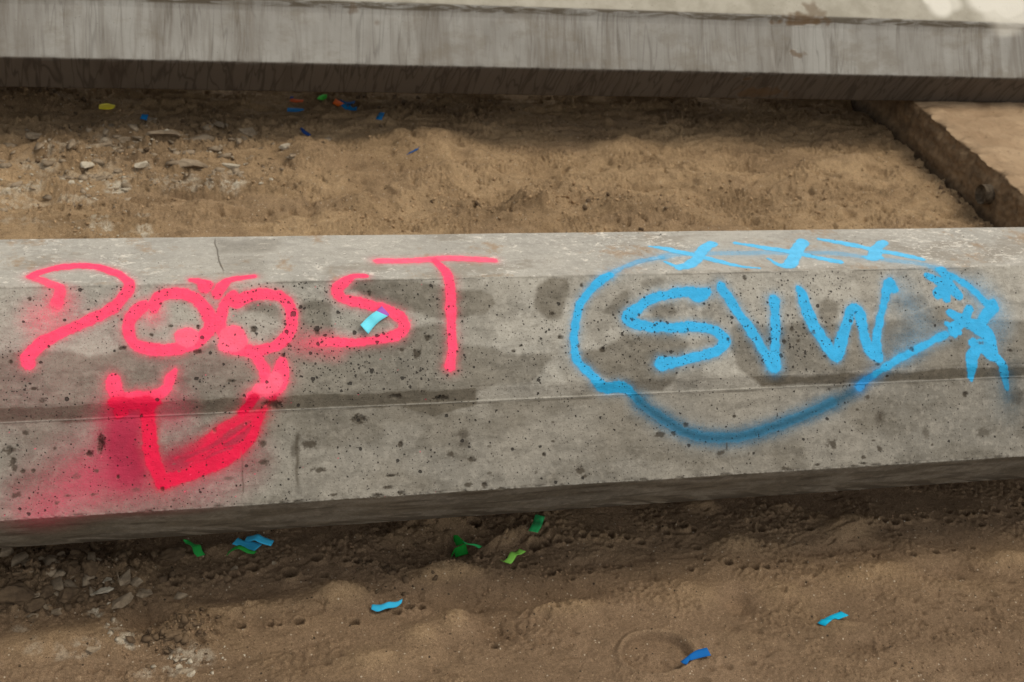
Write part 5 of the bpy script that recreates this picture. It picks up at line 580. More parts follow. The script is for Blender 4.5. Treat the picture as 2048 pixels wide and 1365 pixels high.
ROCKS = [(-0.0246, 1.9874, 0.0227, 0.0113, 0.0057, 'flat', 0.5, 'pale grey flat stone chip, brightest in the rubble pile at lower left'), (-0.0149, 2.0093, 0.0129, 0.0073, 0.0052, 'flat', 0.6, 'small light grey flake standing just above the brightest stone chip'), (0.0123, 2.0002, 0.0191, 0.0164, 0.0105, 'slab', 0.3, 'tan-grey angular slab at the top right corner of the rubble pile'), (0.035, 2.0011, 0.0139, 0.0132, 0.0056, 'slab', -0.5, 'tan-grey rounded flake leaning on the right end of the rubble pile'), (0.005, 1.9637, 0.0257, 0.0143, 0.0064, 'slab', 0.4, 'broad brown-grey flake lying below the brightest stone chip'), (0.048, 1.9823, 0.0153, 0.0146, 0.0046, 'slab', 0.9, 'dull brown clay flake right of the rubble pile'), (-0.0829, 1.9832, 0.0204, 0.0166, 0.0143, 'clod', 0.2, 'large brown-grey angular clod in the middle of the rubble pile'), (-0.1184, 1.9918, 0.0165, 0.0112, 0.0099, 'clod', 0.7, 'brown-grey clod left of the large angular clod'), (-0.1182, 1.9655, 0.0083, 0.0111, 0.0042, 'slab', 0.2, 'small pale triangular flake below the clods of the rubble pile'), (-0.1005, 1.9507, 0.0112, 0.0078, 0.0056, 'slab', 0.1, 'small pale rounded chip at the lower edge of the rubble pile'), (-0.168, 1.9858, 0.031, 0.019, 0.0186, 'clod', 0.1, 'broad brown clod at the left edge of the photo under the beam'), (-0.1402, 1.9677, 0.0221, 0.0126, 0.0088, 'clod', 0.3, 'dark brown flat clod beside the broad clod at the left edge'), (-0.0416, 2.0247, 0.0169, 0.0141, 0.0152, 'clod', 0.4, 'dark brown pyramid-like clod just below the beam above the rubble pile'), (-0.0686, 2.0256, 0.0138, 0.0134, 0.011, 'clod', 0.8, 'dark brown clod left of the pyramid-like clod'), (0.1054, 2.0766, 0.0302, 0.0151, 0.0106, 'clod', 0.05, 'long low clod below the left green strip'), (0.0139, 2.0637, 0.0172, 0.0102, 0.0086, 'clod', 0.2, 'rounded clod half hidden in shade close under the beam'), (-0.1859, 2.0924, 0.0183, 0.0092, 0.0073, 'slab', 0.2, 'pale tan flake at the left edge just under the beam'), (-0.1519, 2.0582, 0.0128, 0.0095, 0.0051, 'slab', 0.5, 'tan chip between the beam and the broad clod at the left edge'), (-0.0952, 2.0835, 0.0099, 0.0089, 0.0049, 'slab', 1.0, 'small tan flake near the beam above the dark clods'), (-0.0651, 2.1031, 0.0156, 0.0097, 0.0078, 'clod', 0.2, 'lumpy brown clod close below the beam, left of centre of the clods'), (-0.0593, 1.9774, 0.0083, 0.0076, 0.0058, 'clod', 0.3, 'small brown clod right of the large angular clod'), (-0.1398, 1.9401, 0.0104, 0.0068, 0.0052, 'clod', 0.3, 'small brown clod lying alone below the rubble pile'), (0.2129, 2.0332, 0.0077, 0.0067, 0.0054, 'slab', 0.3, 'small triangular grey stone right of the beetle-like pits'), (0.2846, 2.0382, 0.0058, 0.0048, 0.0041, 'slab', 0.3, 'small round grey pebble in a pit below the blue strips'), (0.0964, 1.8557, 0.0208, 0.012, 0.0083, 'clod', 0.3, 'cracked brown clod below the rubble pile near the pale crust'), (-0.0381, 1.8482, 0.0139, 0.0071, 0.0042, 'slab', 0.3, 'pale flat chip pressed in the sand at lower left'), (0.0989, 1.7958, 0.0081, 0.0057, 0.004, 'flat', 0.3, 'small white chip in the pale crust at the bottom'), (0.1178, 1.7723, 0.0098, 0.0051, 0.0049, 'flat', 0.8, 'white chip at the bottom edge of the pale crust'), (0.1456, 4.0447, 0.0194, 0.0232, 0.0097, 'slab', -0.6, 'pale grey stone beside the blue scrap near the far beam'), (0.3389, 4.0112, 0.0187, 0.0284, 0.0131, 'slab', 0.2, 'upright oval stone behind the rubble at upper left'), (0.4232, 3.9657, 0.0313, 0.0246, 0.0141, 'slab', -0.4, 'pinkish pale stone right of the upright oval stone'), (0.5176, 3.8383, 0.0218, 0.0255, 0.0109, 'flat', 0.3, 'pale yellow stone right of the far rubble'), (0.1737, 3.8859, 0.0552, 0.0276, 0.0138, 'slab', -0.05, 'long flat grey slab lying across the far rubble'), (0.2947, 3.9022, 0.051, 0.0255, 0.0128, 'slab', 0, 'flat grey slab right of the long slab in the far rubble'), (-0.0055, 3.8387, 0.0314, 0.0262, 0.0126, 'slab', 0.2, 'pale grey slab at the left end of the far rubble'), (-0.0352, 3.7292, 0.0235, 0.0203, 0.0094, 'flat', 0.5, 'pale buff slab in the sunlit sand at left'), (-0.0829, 3.5924, 0.0119, 0.0134, 0.0071, 'flat', 0.5, 'small white chip in the sunlit sand at left'), (0.2432, 3.7273, 0.0415, 0.0208, 0.0145, 'slab', 0.1, 'brownish broken slab in the middle of the far rubble'), (0.3511, 3.7309, 0.0321, 0.0144, 0.0096, 'flat', -0.2, 'thin pale flake right of the broken slab'), (0.1082, 3.7117, 0.0201, 0.0157, 0.01, 'flat', 0.2, 'pale chip left of the broken slab'), (-0.1816, 3.9329, 0.0262, 0.0165, 0.0105, 'slab', 0, 'grey flake at the far left of the rubble'), (0.0623, 3.5972, 0.0138, 0.0134, 0.0069, 'flat', 0, 'small pale chip beside the white crust'), (0.0985, 3.3275, 0.0124, 0.016, 0.0062, 'flat', 0, 'pale chip just behind the front beam at left'), (0.0609, 3.8997, 0.0272, 0.0185, 0.0109, 'slab', 0.2, 'grey flake at the left tip of the long slab'), (0.3557, 3.6181, 0.0174, 0.0184, 0.0087, 'flat', 0.6, 'white crumbled chip right of the crust patches')]
for k, (rx, ry, a, b, h, kind, ang, lab) in enumerate(ROCKS):
    bm = bmesh.new(); rs = random.Random(k*7+1)
    rock_bm(bm, k*13+5, (0, 0, 0), (a*1.12, b*1.12, h), ang, cuts=11 if kind == 'flat' else 9, sub=4, rough=.22 if kind == 'clod' else .1, tilt=(rs.uniform(-.25, .25), rs.uniform(-.2, .2)))
    me = bpy.data.meshes.new(kind); bm.to_mesh(me); bm.free(); me.materials.append(RM[kind])
    for p in me.polygons: p.use_smooth = (kind == 'clod')
    nm, cat = {'clod': ('earth_clod', 'clod'), 'slab': ('stone', 'stone'), 'flat': ('stone_chip', 'stone')}[kind]
    o = link(nm, me); o.location = (rx, ry, float(terrain(rx, ry)[0])+h*.45); tag(o, lab, cat, 'loose stones and clods on the sand')
def scatter(name, n, zones, rmin, rmax, mat, seed, flat=.6, sub=2, power=3, sink=.12):
    rs = random.Random(seed); pts = []
    for _ in range(n):
        z = rs.choices(zones, [q[4] for q in zones])[0]
        px_ = rs.gauss(z[0], z[2]) if z[5] else rs.uniform(z[0]-z[2], z[0]+z[2]); py_ = rs.gauss(z[1], z[3]) if z[5] else rs.uniform(z[1]-z[3], z[1]+z[3])
        pts.append((px_, py_, rmin+(rmax-rmin)*rs.random()**power))
    hh = terrain(np.array([p[0] for p in pts]), np.array([p[1] for p in pts]))
    protos = []
    for k in range(8):
        b = bmesh.new(); rock_bm(b, seed*31+k, (0, 0, 0), (1, rs.uniform(.55, .9), rs.uniform(flat*.6, flat)), 0, 8, sub, .15, hull=True)
        b.verts.ensure_lookup_table(); protos.append((np.array([v.co[:] for v in b.verts]), np.array([[v.index for v in f.verts] for f in b.faces]))); b.free()
    VV = []; FF = []; off = 0
    for (px_, py_, r), z in zip(pts, hh):
        pv, pf = protos[rs.randrange(8)]; a = rs.uniform(0, 6.28); c, s = math.cos(a), math.sin(a); t1, t2 = rs.uniform(-.5, .5), rs.uniform(-.5, .5)
        q = pv*r; q = np.column_stack([q[:, 0]*c-q[:, 1]*s, q[:, 0]*s+q[:, 1]*c, q[:, 2]+t1*q[:, 0]*.5+t2*q[:, 1]*.5])+np.array([px_, py_, z+r*flat*sink])
        VV.append(q); FF.append(pf+off); off += len(pv)
    me = mesh_np(name, np.vstack(VV), np.vstack(FF), smooth=False); me.materials.append(mat)
    o = link(name, me); return o
Z = {'clod': [(-0.0942, 2.0419, 0.091, 0.051, 3, 1), (0.0968, 1.8646, 0.036, 0.03, 1, 1), (0.5034, 1.9921, 0.056, 0.029, 0.7, 1), (0.1578, 3.8646, 0.251, 0.105, 3, 1), (1.1161, 3.519, 0.116, 0.055, 0.4, 1), (-0.2123, 4.2084, 0.101, 0.053, 1, 1), (1.0187, 4.1802, 0.237, 0.084, 0.5, 1), (1.4998, 3.4581, 0.137, 0.065, 0.3, 1), (2.58, 3.3, 0.02, 0.12, 0.12, 1), (2.58, 3.5, 0.02, 0.12, 0.12, 1), (2.58, 3.7, 0.02, 0.12, 0.12, 1), (2.58, 3.9, 0.02, 0.12, 0.12, 1)], 'chip': [(-0.1959, 3.5969, 0.08, 0.052, 1, 1), (0.3131, 3.6254, 0.077, 0.054, 2, 1), (0.0301, 3.6057, 0.046, 0.063, 1, 1), (0.0987, 1.7924, 0.026, 0.016, 0.35, 1), (-0.0053, 1.9081, 0.024, 0.03, 0.4, 1), (0.1832, 1.8191, 0.024, 0.017, 0.25, 1), (-0.0373, 3.8045, 0.144, 0.068, 1, 1), (0.3072, 3.8662, 0.101, 0.048, 1, 1), (-0.0141, 3.3646, 0.065, 0.028, 0.7, 1), (-0.153, 3.6925, 0.115, 0.127, 2, 1)], 'flake': [(0.1086, 3.8641, 0.209, 0.082, 3, 1), (0.2458, 3.6919, 0.122, 0.055, 1.5, 1), (-0.094, 2.0231, 0.066, 0.037, 0.9, 1), (-0.1295, 3.6386, 0.114, 0.094, 2.2, 1), (0.0104, 3.8048, 0.145, 0.068, 1.5, 1)], 'all': [(1.0, 1.85, 1.6, 0.5, 2, 0), (1.4, 3.8, 2.0, 0.6, 2, 0)], 'cb': [(0.1107, 3.9241, 0.408, 0.142, 3, 1), (-0.162, 4.2102, 0.153, 0.066, 2, 1), (0.145, 3.5835, 0.236, 0.124, 2, 1), (-0.1269, 3.4346, 0.176, 0.058, 1.5, 1), (1.0791, 3.4756, 0.183, 0.064, 3, 1), (1.1301, 4.1554, 0.301, 0.084, 3, 1), (1.4998, 3.4581, 0.165, 0.076, 2, 1), (1.2976, 3.5964, 0.137, 0.046, 2, 1), (0.7903, 3.4273, 0.124, 0.041, 1.5, 1), (1.1933, 3.7146, 0.336, 0.229, 2, 1), (1.895, 3.5327, 0.235, 0.069, 3, 1), (2.0986, 4.0948, 0.267, 0.086, 2.5, 1), (2.2991, 3.5043, 0.184, 0.093, 1, 1), (2.4658, 4.0301, 0.137, 0.114, 1, 1), (2.526, 3.8211, 0.166, 0.027, 0.0, 1), (2.575, 3.3, 0.022, 0.12, 0.5, 1), (2.575, 3.5, 0.022, 0.12, 0.5, 1), (2.575, 3.7, 0.022, 0.12, 0.5, 1), (2.575, 3.9, 0.022, 0.12, 0.5, 1)], 'cf': [(-0.079, 2.0402, 0.138, 0.056, 3, 1), (0.1397, 2.0634, 0.096, 0.039, 1, 1), (0.0821, 1.8665, 0.065, 0.03, 1.5, 1), (0.5712, 2.0769, 0.121, 0.046, 3, 1), (0.7675, 2.077, 0.107, 0.031, 1.5, 1), (0.7753, 1.9709, 0.139, 0.025, 1.5, 1), (1.184, 2.0773, 0.114, 0.033, 1.5, 1), (1.3656, 2.0353, 0.155, 0.043, 1, 1), (1.6487, 2.0227, 0.203, 0.044, 1, 1), (1.3938, 1.6211, 0.138, 0.021, 1, 1), (0.6091, 1.8543, 0.229, 0.066, 1, 1), (1.6473, 1.6673, 0.044, 0.044, 0.6, 1), (1.3975, 1.9318, 0.19, 0.015, 1, 1)]}
tag(scatter('crumbled_earth', 900, Z['clod'], .0022, .013, M_CLOD, 3, .75), 'small crumbs of brown earth over the rough sand', 'earth crumbs', kind='stuff')
tag(scatter('mortar_rubble', 420, Z['chip'], .0014, .010, M_FLAT, 5, .35), 'small pale mortar crumbs around the white crust patches', 'rubble', kind='stuff')
tag(scatter('clay_flakes', 420, Z['flake'], .004, .026, M_SLAB, 8, .4), 'broken grey clay flakes among the far and near rubble', 'rubble', kind='stuff')
M_CRB = simple_rock('dry_sand_crumb', lin(182, 152, 115), lin(150, 124, 92), 60); M_CRF = simple_rock('sand_crumb', lin(150, 124, 96), lin(124, 101, 77), 60)
tag(scatter('dry_sand_crumbs', 6500, Z['cb'], .0016, .0085, M_CRB, 21, .8, 1, 4), 'dry sand crumbs lying over the far sand', 'sand crumbs', kind='stuff')
tag(scatter('sand_crumbs', 5200, Z['cf'], .0011, .0052, M_CRF, 22, .8, 1, 4), 'moist sand crumbs lying over the near sand', 'sand crumbs', kind='stuff')
M_SHELL = simple_rock('shell_bits', lin(222, 208, 186), lin(190, 170, 145), 200); M_DARKP = simple_rock('dark_grit', lin(70, 62, 55), lin(45, 40, 36), 200)
tag(scatter('shell_fragments', 420, Z['all'], .0009, .0030, M_SHELL, 11, .5, 1), 'tiny pale shell fragments scattered over the sand', 'shell bits', kind='stuff')
tag(scatter('dark_grit', 260, Z['all'], .0009, .0030, M_DARKP, 12, .7, 1), 'tiny dark stones scattered over the sand', 'grit', kind='stuff')

# ---------------------------------------------------------------- old slab under the far beam
def slab():
    x0, x1, y0, y1, th = 2.600, 5.2, 3.12, 5.2, .163
    bm = bmesh.new(); 
    NX, NY = 300, 360
    xsn = np.concatenate([x0+np.linspace(0, .7, 170), np.linspace(3.32, x1, 60)]); ysn = np.concatenate([y0+np.linspace(0, 1.3, 300), np.linspace(4.46, y1, 20)])
    def side(i): pass
    # closed shell: loops of the cross-section (side wall + top) marching along y
    zs = np.linspace(-.06, th, 46)
    prof = [(x0, z, 'w') for z in zs[:-1]]+[(xv, th, 't') for xv in xsn]+[(x1, -.06, 'b')]
    px_ = np.array([p[0] for p in prof]); pz = np.array([p[1] for p in prof])
    PX, YY = np.meshgrid(px_, ysn, indexing='ij'); PZ, _ = np.meshgrid(pz, ysn, indexing='ij')
    PX = PX.copy(); PZ = PZ.copy(); PX += .012*(YY-3.8)*-1.0*0
    wall = np.array([p[2] == 'w' for p in prof])
    n1 = perlin(YY*9, PZ*26, 201); n2 = perlin(YY*60, PZ*60, 202)
    PX[wall] += (.006*n1+.004*n2)[wall]
    # crumbled top arris
    edge = np.exp(-np.abs(PX-x0)/.03); br = sst(-.1, .5, perlin(YY*20, YY*0+3., 203)+.5*perlin(YY*55, YY*0+1., 204))
    top = ~wall; we = sst(th-.07, th, PZ)**2; PX[wall] += ((.004+.018*br)*we)[wall]; PZ[wall] -= ((.003+.008*br)*we)[wall]; PZ[top] -= (edge*(.003+.008*br))[top]; PX[top] += (edge*((.004+.018*br)+.006*n1+.004*n2))[top]
    PZ[top] += (.007*fbm(PX*9, YY*14, 205, 4)+.0022*perlin(PX*70, YY*90, 206)*sst(-.2, .5, perlin(PX*12, YY*12, 208)))[top]
    PZ[-1] = -.06
    Vs = np.stack([PX, YY, PZ], -1); I = np.arange(PX.size).reshape(PX.shape)
    Q = np.stack([I[:-1, :-1], I[:-1, 1:], I[1:, 1:], I[1:, :-1]], -1).reshape(-1, 4)[:, ::-1]
    dirt_shade = np.zeros(PX.shape); dirt_shade[wall] = 1; dirt_shade = np.maximum(dirt_shade, np.exp(-np.abs(PX-x0)/.035)*sst(-.3, .4, perlin(PX*20, YY*20, 207)+br*.5)); 
    Mk = np.stack([dirt_shade, PZ/th, dirt_shade*0, dirt_shade*0+1], -1).reshape(-1, 4)
    me = mesh_np('concrete_slab', Vs.reshape(-1, 3), Q, {'masks': Mk})
    bm = bmesh.new(); bm.from_mesh(me); bm.verts.ensure_lookup_table()
    for ring in (I[:, 0], I[::-1, -1]):
        f = bm.faces.new([bm.verts[i] for i in ring])
    bmesh.ops.recalc_face_normals(bm, faces=bm.faces[:]); bm.to_mesh(me); bm.free()
    g = N('dirty_slab'); _, ms, _a = g.attr('masks'); o_ = g.obj
    n = g.noise(o_, 25, 6, .7); n2_ = g.noise(g.mapping(o_, (30, 30, 4)), 1, 4, .6)
    side_c = g.mix(g.ramp(n, .3, .7), lin(138, 114, 86), lin(92, 76, 58)); side_c = g.mix(g.ramp(n2_, .45, .7, 0, .5), side_c, lin(140, 116, 88))
    side_c = g.mix(g.ramp(ms[1], .0, .35, .7, 0.), side_c, lin(30, 25, 20))
    top_c = g.mix(g.ramp(g.noise(o_, 8, 5, .6), .3, .7), lin(176, 150, 118), lin(156, 130, 100)); top_c = g.mix(g.ramp(g.noise(o_, 70, 5, .7), .55, .75, 0, .6), top_c, lin(110, 88, 66))
    col = g.mix(ms[0], top_c, side_c)
    me.materials.append(g.done(col, .95, g.bump(g.math('ADD', n, g.noise(o_, 200, 4, .7)), .9, .004), .15))
    o = link('concrete_slab', me); tag(o, 'old concrete slab covered with sand under the far beam at right', 'concrete slab', kind='thing')
    # lifting socket in the corner of the slab
    bm = bmesh.new(); ret = bmesh.ops.create_cone(bm, cap_ends=True, segments=28, radius1=.032, radius2=.030, depth=.05)
    top_f = [f for f in bm.faces if len(f.verts) > 4 and f.normal.z > .5]
    r_ = bmesh.ops.inset_region(bm, faces=top_f, thickness=.008); bmesh.ops.translate(bm, verts=list({v for f in top_f for v in f.verts}), vec=(0, 0, -.016))
    bmesh.ops.rotate(bm, verts=bm.verts, matrix=Matrix.Rotation(R(-90), 3, 'Y')); m2 = bpy.data.meshes.new('lifting_socket'); bm.to_mesh(m2); bm.free()
    m2.materials.append(simple_rock('socket_concrete', lin(104, 92, 76), lin(70, 60, 48), 60))
    ob = link('lifting_socket', m2, o); ob.location = (x0-.004, 3.385, .085)
    return o
slab()
def block(loc, dim, label):
    bm = bmesh.new(); bmesh.ops.create_cube(bm, size=1); bmesh.ops.scale(bm, vec=dim, verts=bm.verts); bmesh.ops.bevel(bm, geom=bm.edges[:], offset=.008, segments=2, affect='EDGES')
    me = bpy.data.meshes.new('timber_bearer'); bm.to_mesh(me); bm.free()
    me.materials.append(M_CLOD); o = link('timber_bearer', me); o.location = loc; tag(o, label, 'bearer', kind='thing')
block((-1.7, 2.195, .062), (.2, .7, .204), 'timber bearer under the left end of the painted beam')
block((4.6, 2.195, .062), (.2, .7, .204), 'timber bearer under the right end of the painted beam')
block((-1.7, 4.162, .062), (.2, .7, .204), 'timber bearer under the left end of the bare beam')

# ---------------------------------------------------------------- paper strips
PAP = {'grn': ('green', (40, 165, 70)), 'grn2': ('leaf_green', (35, 150, 55)), 'grn3': ('sea_green', (40, 160, 85)), 'grn4': ('jade', (45, 170, 95)), 'dgn': ('dark_green', (0, 120, 30)), 'lim': ('lime', (145, 215, 85)), 'cyn': ('sky_blue', (60, 190, 235)), 'cyn2': ('cyan', (50, 175, 215)), 'cyn3': ('pale_cyan', (110, 215, 230)), 'tea': ('teal', (0, 165, 200)), 'blu': ('deep_blue', (0, 92, 160)), 'blu2': ('blue', (15, 118, 180)), 'blu3': ('dark_blue', (15, 82, 140)), 'nav': ('navy', (25, 60, 120)), 'yel': ('yellow', (252, 232, 60)), 'org': ('orange', (255, 115, 15)), 'org2': ('burnt_orange', (220, 95, 30)), 'lgn': ('bright_green', (70, 205, 60)), 'pur': ('purple', (160, 90, 175))}
PM = {k: paper_mat('paper_'+n_, lin(*c)) for k, (n_, c) in PAP.items()}
def ribbon(rows, th=.0005, sub=6):
    """rows: list of ((x,y,z),(x,y,z)) edge pairs -> thin closed strip"""
    A_ = np.array([list(a)+list(b) for a, b in rows]); Q_ = np.vstack([2*A_[0]-A_[1], A_, 2*A_[-1]-A_[-2]]); out = []; tt = []
    for i in range(1, len(Q_)-2):
        p0, p1, p2, p3 = Q_[i-1:i+3]
        for t in np.linspace(0, 1, sub, endpoint=False):
            out.append(.5*((2*p1)+(-p0+p2)*t+(2*p0-5*p1+4*p2-p3)*t*t+(-p0+3*p1-3*p2+p3)*t**3)); tt.append(i-1+t)
    out.append(A_[-1]); tt.append(len(A_)-1); return np.array(out), tt
def strip_obj(name, ribs, mat, label, split=None, mat2=None):
    bm = bmesh.new()
    for rows in ribs:
        O, tt = ribbon(rows); vs = []
        for q in O:
            a, b = Vector(q[:3]), Vector(q[3:]); r4 = [a.lerp(b, t) for t in (0, .33, .67, 1)]
            if split is None:
                tz = terrain(np.array([v.x for v in r4]), np.array([v.y for v in r4]))
                for v, z_ in zip(r4, tz): v.z = max(v.z, z_+.002)
            vs.append([bm.verts.new(v) for v in r4])
        for i in range(len(vs)-1):
            for j in range(3):
                f = bm.faces.new((vs[i][j], vs[i][j+1], vs[i+1][j+1], vs[i+1][j])); f.smooth = True
                if split is not None and tt[i] >= split: f.material_index = 1
    bmesh.ops.recalc_face_normals(bm, faces=bm.faces[:])
    c = sum((v.co for v in bm.verts), Vector())/len(bm.verts)
    bmesh.ops.translate(bm, verts=bm.verts[:], vec=-c)
    bmesh.ops.solidify(bm, geom=bm.faces[:], thickness=.0005)
    me = bpy.data.meshes.new(name); bm.to_mesh(me); bm.free(); me.materials.append(mat)
    if mat2: me.materials.append(mat2)
    o = link(name, me); o.location = c; tag(o, label, 'paper strip', 'paper confetti strips'); return o
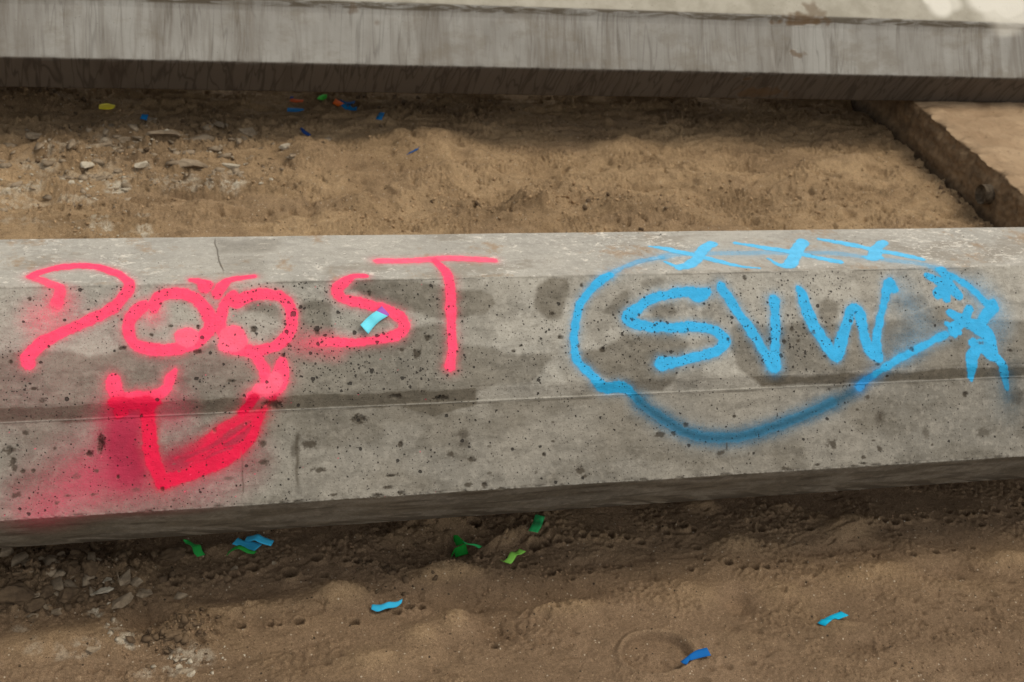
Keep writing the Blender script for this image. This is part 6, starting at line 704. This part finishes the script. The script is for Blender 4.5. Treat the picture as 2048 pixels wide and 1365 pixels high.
STRIPS = [('bright green curled strip just under the beam at left, left of the blue strips', 'grn', [[((0.1231, 2.1103, 0.0158), (0.1256, 2.1095, 0.0168)), ((0.1285, 2.1029, 0.0118), (0.1346, 2.1081, 0.0138)), ((0.1363, 2.0947, 0.0138), (0.1448, 2.094, 0.0158)), ((0.1389, 2.084, 0.0168), (0.154, 2.0884, 0.0178)), ((0.1411, 2.0739, 0.0128), (0.1572, 2.0764, 0.0138)), ((0.147, 2.0663, 0.0088), (0.1617, 2.0697, 0.0098))]]), ('sky blue wavy strip lying flat beneath the arched blue strip', 'cyn', [[((0.213, 2.0929, 0.0108), (0.2251, 2.1074, 0.0138)), ((0.228, 2.0862, 0.0088), (0.2352, 2.1004, 0.0118)), ((0.2392, 2.0795, 0.0088), (0.2504, 2.0971, 0.0108)), ((0.2524, 2.0693, 0.0108), (0.2681, 2.0847, 0.0118))]]), ('sky blue strip arched over the flat blue strip under the beam', 'cyn', [[((0.237, 2.1005, 0.0107), (0.2424, 2.1079, 0.0137)), ((0.2449, 2.091, 0.0157), (0.2519, 2.1031, 0.0197)), ((0.2538, 2.0866, 0.0217), (0.2621, 2.0993, 0.0257)), ((0.2653, 2.0817, 0.0177), (0.2715, 2.096, 0.0207)), ((0.2845, 2.0808, 0.0097), (0.2918, 2.0934, 0.0117))]]), ('green arched strip in front of the two sky blue strips', 'grn2', [[((0.1996, 2.0631, 0.0088), (0.2044, 2.0717, 0.0118)), ((0.2083, 2.0642, 0.0178), (0.2149, 2.0739, 0.0198)), ((0.2197, 2.0629, 0.0248), (0.224, 2.0716, 0.0258)), ((0.2279, 2.0622, 0.0208), (0.2344, 2.0694, 0.0218)), ((0.2385, 2.061, 0.0138), (0.2461, 2.0663, 0.0148)), ((0.2504, 2.0616, 0.0098), (0.2572, 2.0679, 0.0108))]]), ('dark green strip folded and crumpled upright in a hollow under the beam', 'dgn', [[((0.6304, 2.0335, 0.0113), (0.6554, 2.0433, 0.0143)), ((0.632, 2.0308, 0.0023), (0.6579, 2.0387, 0.0043)), ((0.6335, 2.0268, -0.0057), (0.6602, 2.0327, -0.0037))], [((0.636, 2.066, 0.0171), (0.6425, 2.0616, 0.0211)), ((0.6367, 2.0613, 0.0081), (0.6493, 2.0519, 0.0181)), ((0.6402, 2.0497, 0.0031), (0.6553, 2.0434, 0.0151))], [((0.6243, 2.0283, -0.0058), (0.6258, 2.0281, -0.0048)), ((0.627, 2.0296, 0.0022), (0.6311, 2.0317, 0.0032)), ((0.6311, 2.0338, 0.0102), (0.6333, 2.0337, 0.0112))]]), ('green strip trailing to the right out of the crumpled dark green strip', 'grn3', [[((0.6529, 2.0416, 0.016), (0.6491, 2.046, 0.019)), ((0.6606, 2.0423, 0.011), (0.6606, 2.0433, 0.013)), ((0.6733, 2.0406, 0.008), (0.6748, 2.0432, 0.011)), ((0.683, 2.0362, 0.003), (0.6889, 2.04, 0.006))]]), ('mid green wavy strip standing closest under the beam, right of the crumpled one', 'grn4', [[((0.8129, 2.1052, 0.0222), (0.8308, 2.0982, 0.0212)), ((0.8049, 2.0891, 0.0202), (0.8228, 2.0825, 0.0192)), ((0.7956, 2.0714, 0.0242), (0.8147, 2.0663, 0.0232)), ((0.7868, 2.0608, 0.0192), (0.804, 2.0531, 0.0192))]]), ('lime green curled strip between the crumpled dark green one and the row of pits', 'lim', [[((0.7604, 2.0239, 0.007), (0.7714, 2.0151, 0.006)), ((0.7503, 2.015, 0.007), (0.7588, 2.0076, 0.006)), ((0.7379, 2.0093, 0.013), (0.7484, 1.9999, 0.012)), ((0.7283, 1.9973, 0.009), (0.7409, 1.9914, 0.008)), ((0.7199, 1.9947, 0.004), (0.733, 1.9858, 0.004)), ((0.7139, 1.9975, 0.007), (0.7242, 1.9915, 0.004))]]), ('cyan wavy strip alone on the sand at the bottom centre', 'cyn2', [[((0.4449, 1.8927, 0.0046), (0.4479, 1.9021, 0.0076)), ((0.456, 1.8853, 0.0046), (0.4626, 1.8973, 0.0096)), ((0.4724, 1.888, 0.0076), (0.4771, 1.8986, 0.0136)), ((0.4912, 1.8916, 0.0056), (0.4924, 1.9005, 0.0106)), ((0.5022, 1.8989, 0.0076), (0.5052, 1.9059, 0.0116))]]), ('flat teal strip on the sand at lower right', 'tea', [[((1.2722, 1.7432, 0.0146), (1.2832, 1.7324, 0.0136)), ((1.3023, 1.7567, 0.0156), (1.3151, 1.7455, 0.0146)), ((1.3332, 1.7665, 0.0156), (1.344, 1.755, 0.0146))]]), ('deep blue twisted strip beside the shoe print at the bottom', 'blu', [[((1.0343, 1.7108, 0.0121), (1.0367, 1.6943, 0.0081)), ((1.0137, 1.7081, 0.0111), (1.0159, 1.6932, 0.0061)), ((0.9993, 1.7016, 0.0101), (0.9973, 1.6894, 0.0061)), ((0.9914, 1.6981, 0.0071), (0.9926, 1.6893, 0.0051)), ((0.9771, 1.6916, 0.0031), (0.9835, 1.6784, 0.0031))]]), ('yellow strip near the far beam, leftmost of the far scraps', 'yel', [[((-0.0035, 4.1315, 0.0069), (-0.0021, 4.1594, 0.0078)), ((0.015, 4.1234, 0.0089), (0.0183, 4.1642, 0.0109)), ((0.0336, 4.1313, 0.0069), (0.0369, 4.1597, 0.0089)), ((0.0423, 4.1425, 0.0069), (0.0443, 4.1568, 0.0078))]]), ('small blue scrap leaning on a grey stone at upper left', 'blu2', [[((0.1138, 4.04, 0.0171), (0.1198, 4.0554, 0.0251)), ((0.1323, 4.0253, 0.0191), (0.138, 4.0473, 0.0271))]]), ('thin orange strip near the far beam, left of the bright green scrap', 'org2', [[((0.5767, 4.2, 0.0096), (0.5827, 4.2217, 0.0116)), ((0.5966, 4.1935, 0.0096), (0.6017, 4.2122, 0.0116)), ((0.6169, 4.1947, 0.0106), (0.6211, 4.2099, 0.0116))]]), ('tiny navy scrap just behind the thin orange strip', 'nav', [[((0.578, 4.2171, 0.0135), (0.5827, 4.2325, 0.0145)), ((0.5889, 4.2161, 0.0135), (0.5915, 4.2284, 0.0145))]]), ('bright blue flat strip below the thin orange strip in the far sand', 'blu2', [[((0.56, 4.1356, 0.0039), (0.5646, 4.1641, 0.0039)), ((0.5865, 4.1336, 0.0039), (0.5894, 4.1574, 0.0059)), ((0.6128, 4.1465, 0.0029), (0.616, 4.1585, 0.0039))]]), ('bright green scrap closest to the far beam', 'lgn', [[((0.6631, 4.2089, 0.0164), (0.6728, 4.225, 0.0184)), ((0.6769, 4.1921, 0.0194), (0.6844, 4.2222, 0.0254)), ((0.692, 4.2076, 0.0174), (0.6973, 4.2265, 0.0244))]]), ('vivid orange curled strip right of the bright green scrap', 'org', [[((0.7103, 4.1933, 0.0082), (0.7253, 4.221, 0.0122)), ((0.7233, 4.1673, 0.0102), (0.734, 4.1976, 0.0142)), ((0.7418, 4.1691, 0.0072), (0.751, 4.1879, 0.0092))]]), ('dark blue strip behind the right end of the vivid orange strip', 'blu3', [[((0.7363, 4.1952, 0.0084), (0.739, 4.2208, 0.0094)), ((0.7581, 4.1837, 0.0074), (0.7609, 4.2024, 0.0094)), ((0.7822, 4.1953, 0.0084), (0.7866, 4.2127, 0.0104))]]), ('thin blue strip below the dark blue one, touching the vivid orange strip', 'blu2', [[((0.7322, 4.16, 0.0079), (0.7387, 4.1723, 0.0089)), ((0.7547, 4.1435, 0.0079), (0.7599, 4.1591, 0.0099)), ((0.7788, 4.1413, 0.0079), (0.7838, 4.1579, 0.0089))]]), ('small blue strip pointing at the far beam, rightmost of the far scraps', 'blu2', [[((0.8243, 4.0494, 0.019), (0.8431, 4.0443, 0.019)), ((0.835, 4.0723, 0.022), (0.852, 4.0694, 0.021)), ((0.8474, 4.1027, 0.02), (0.8611, 4.0974, 0.02))]]), ('navy curled scrap in the shaded sand above the sunlit mound', 'nav', [[((0.5827, 3.9939, 0.0126), (0.5888, 3.9941, 0.0126)), ((0.5875, 3.9651, 0.0076), (0.5969, 3.975, 0.0116)), ((0.6041, 3.9442, 0.0076), (0.6107, 3.9531, 0.0096))]]), ('blue thin scrap perched on the crest of the sunlit sand mound', 'blu3', [[((0.8731, 3.8033, 0.0096), (0.8815, 3.8063, 0.0116)), ((0.8913, 3.8059, 0.0116), (0.8996, 3.8104, 0.0136)), ((0.9085, 3.8085, 0.0136), (0.915, 3.8113, 0.0176))]])]
for lab, ck, ribs in STRIPS: strip_obj('paper_strip', ribs, PM[ck], lab)
strip_obj('paper_strip', [[((0.417, 2.0485, 0.518), (0.4297, 2.0376, 0.5059)), ((0.4294, 2.0608, 0.523), (0.44, 2.0492, 0.5117)), ((0.4377, 2.0641, 0.529), (0.4511, 2.0549, 0.52)), ((0.4474, 2.0692, 0.5326), (0.4666, 2.0622, 0.5257)), ((0.4582, 2.078, 0.5369), (0.4703, 2.0668, 0.526))]], PM['cyn3'], 'cyan strip with a purple end stuck on the pink letter S', 3, PM['pur'])
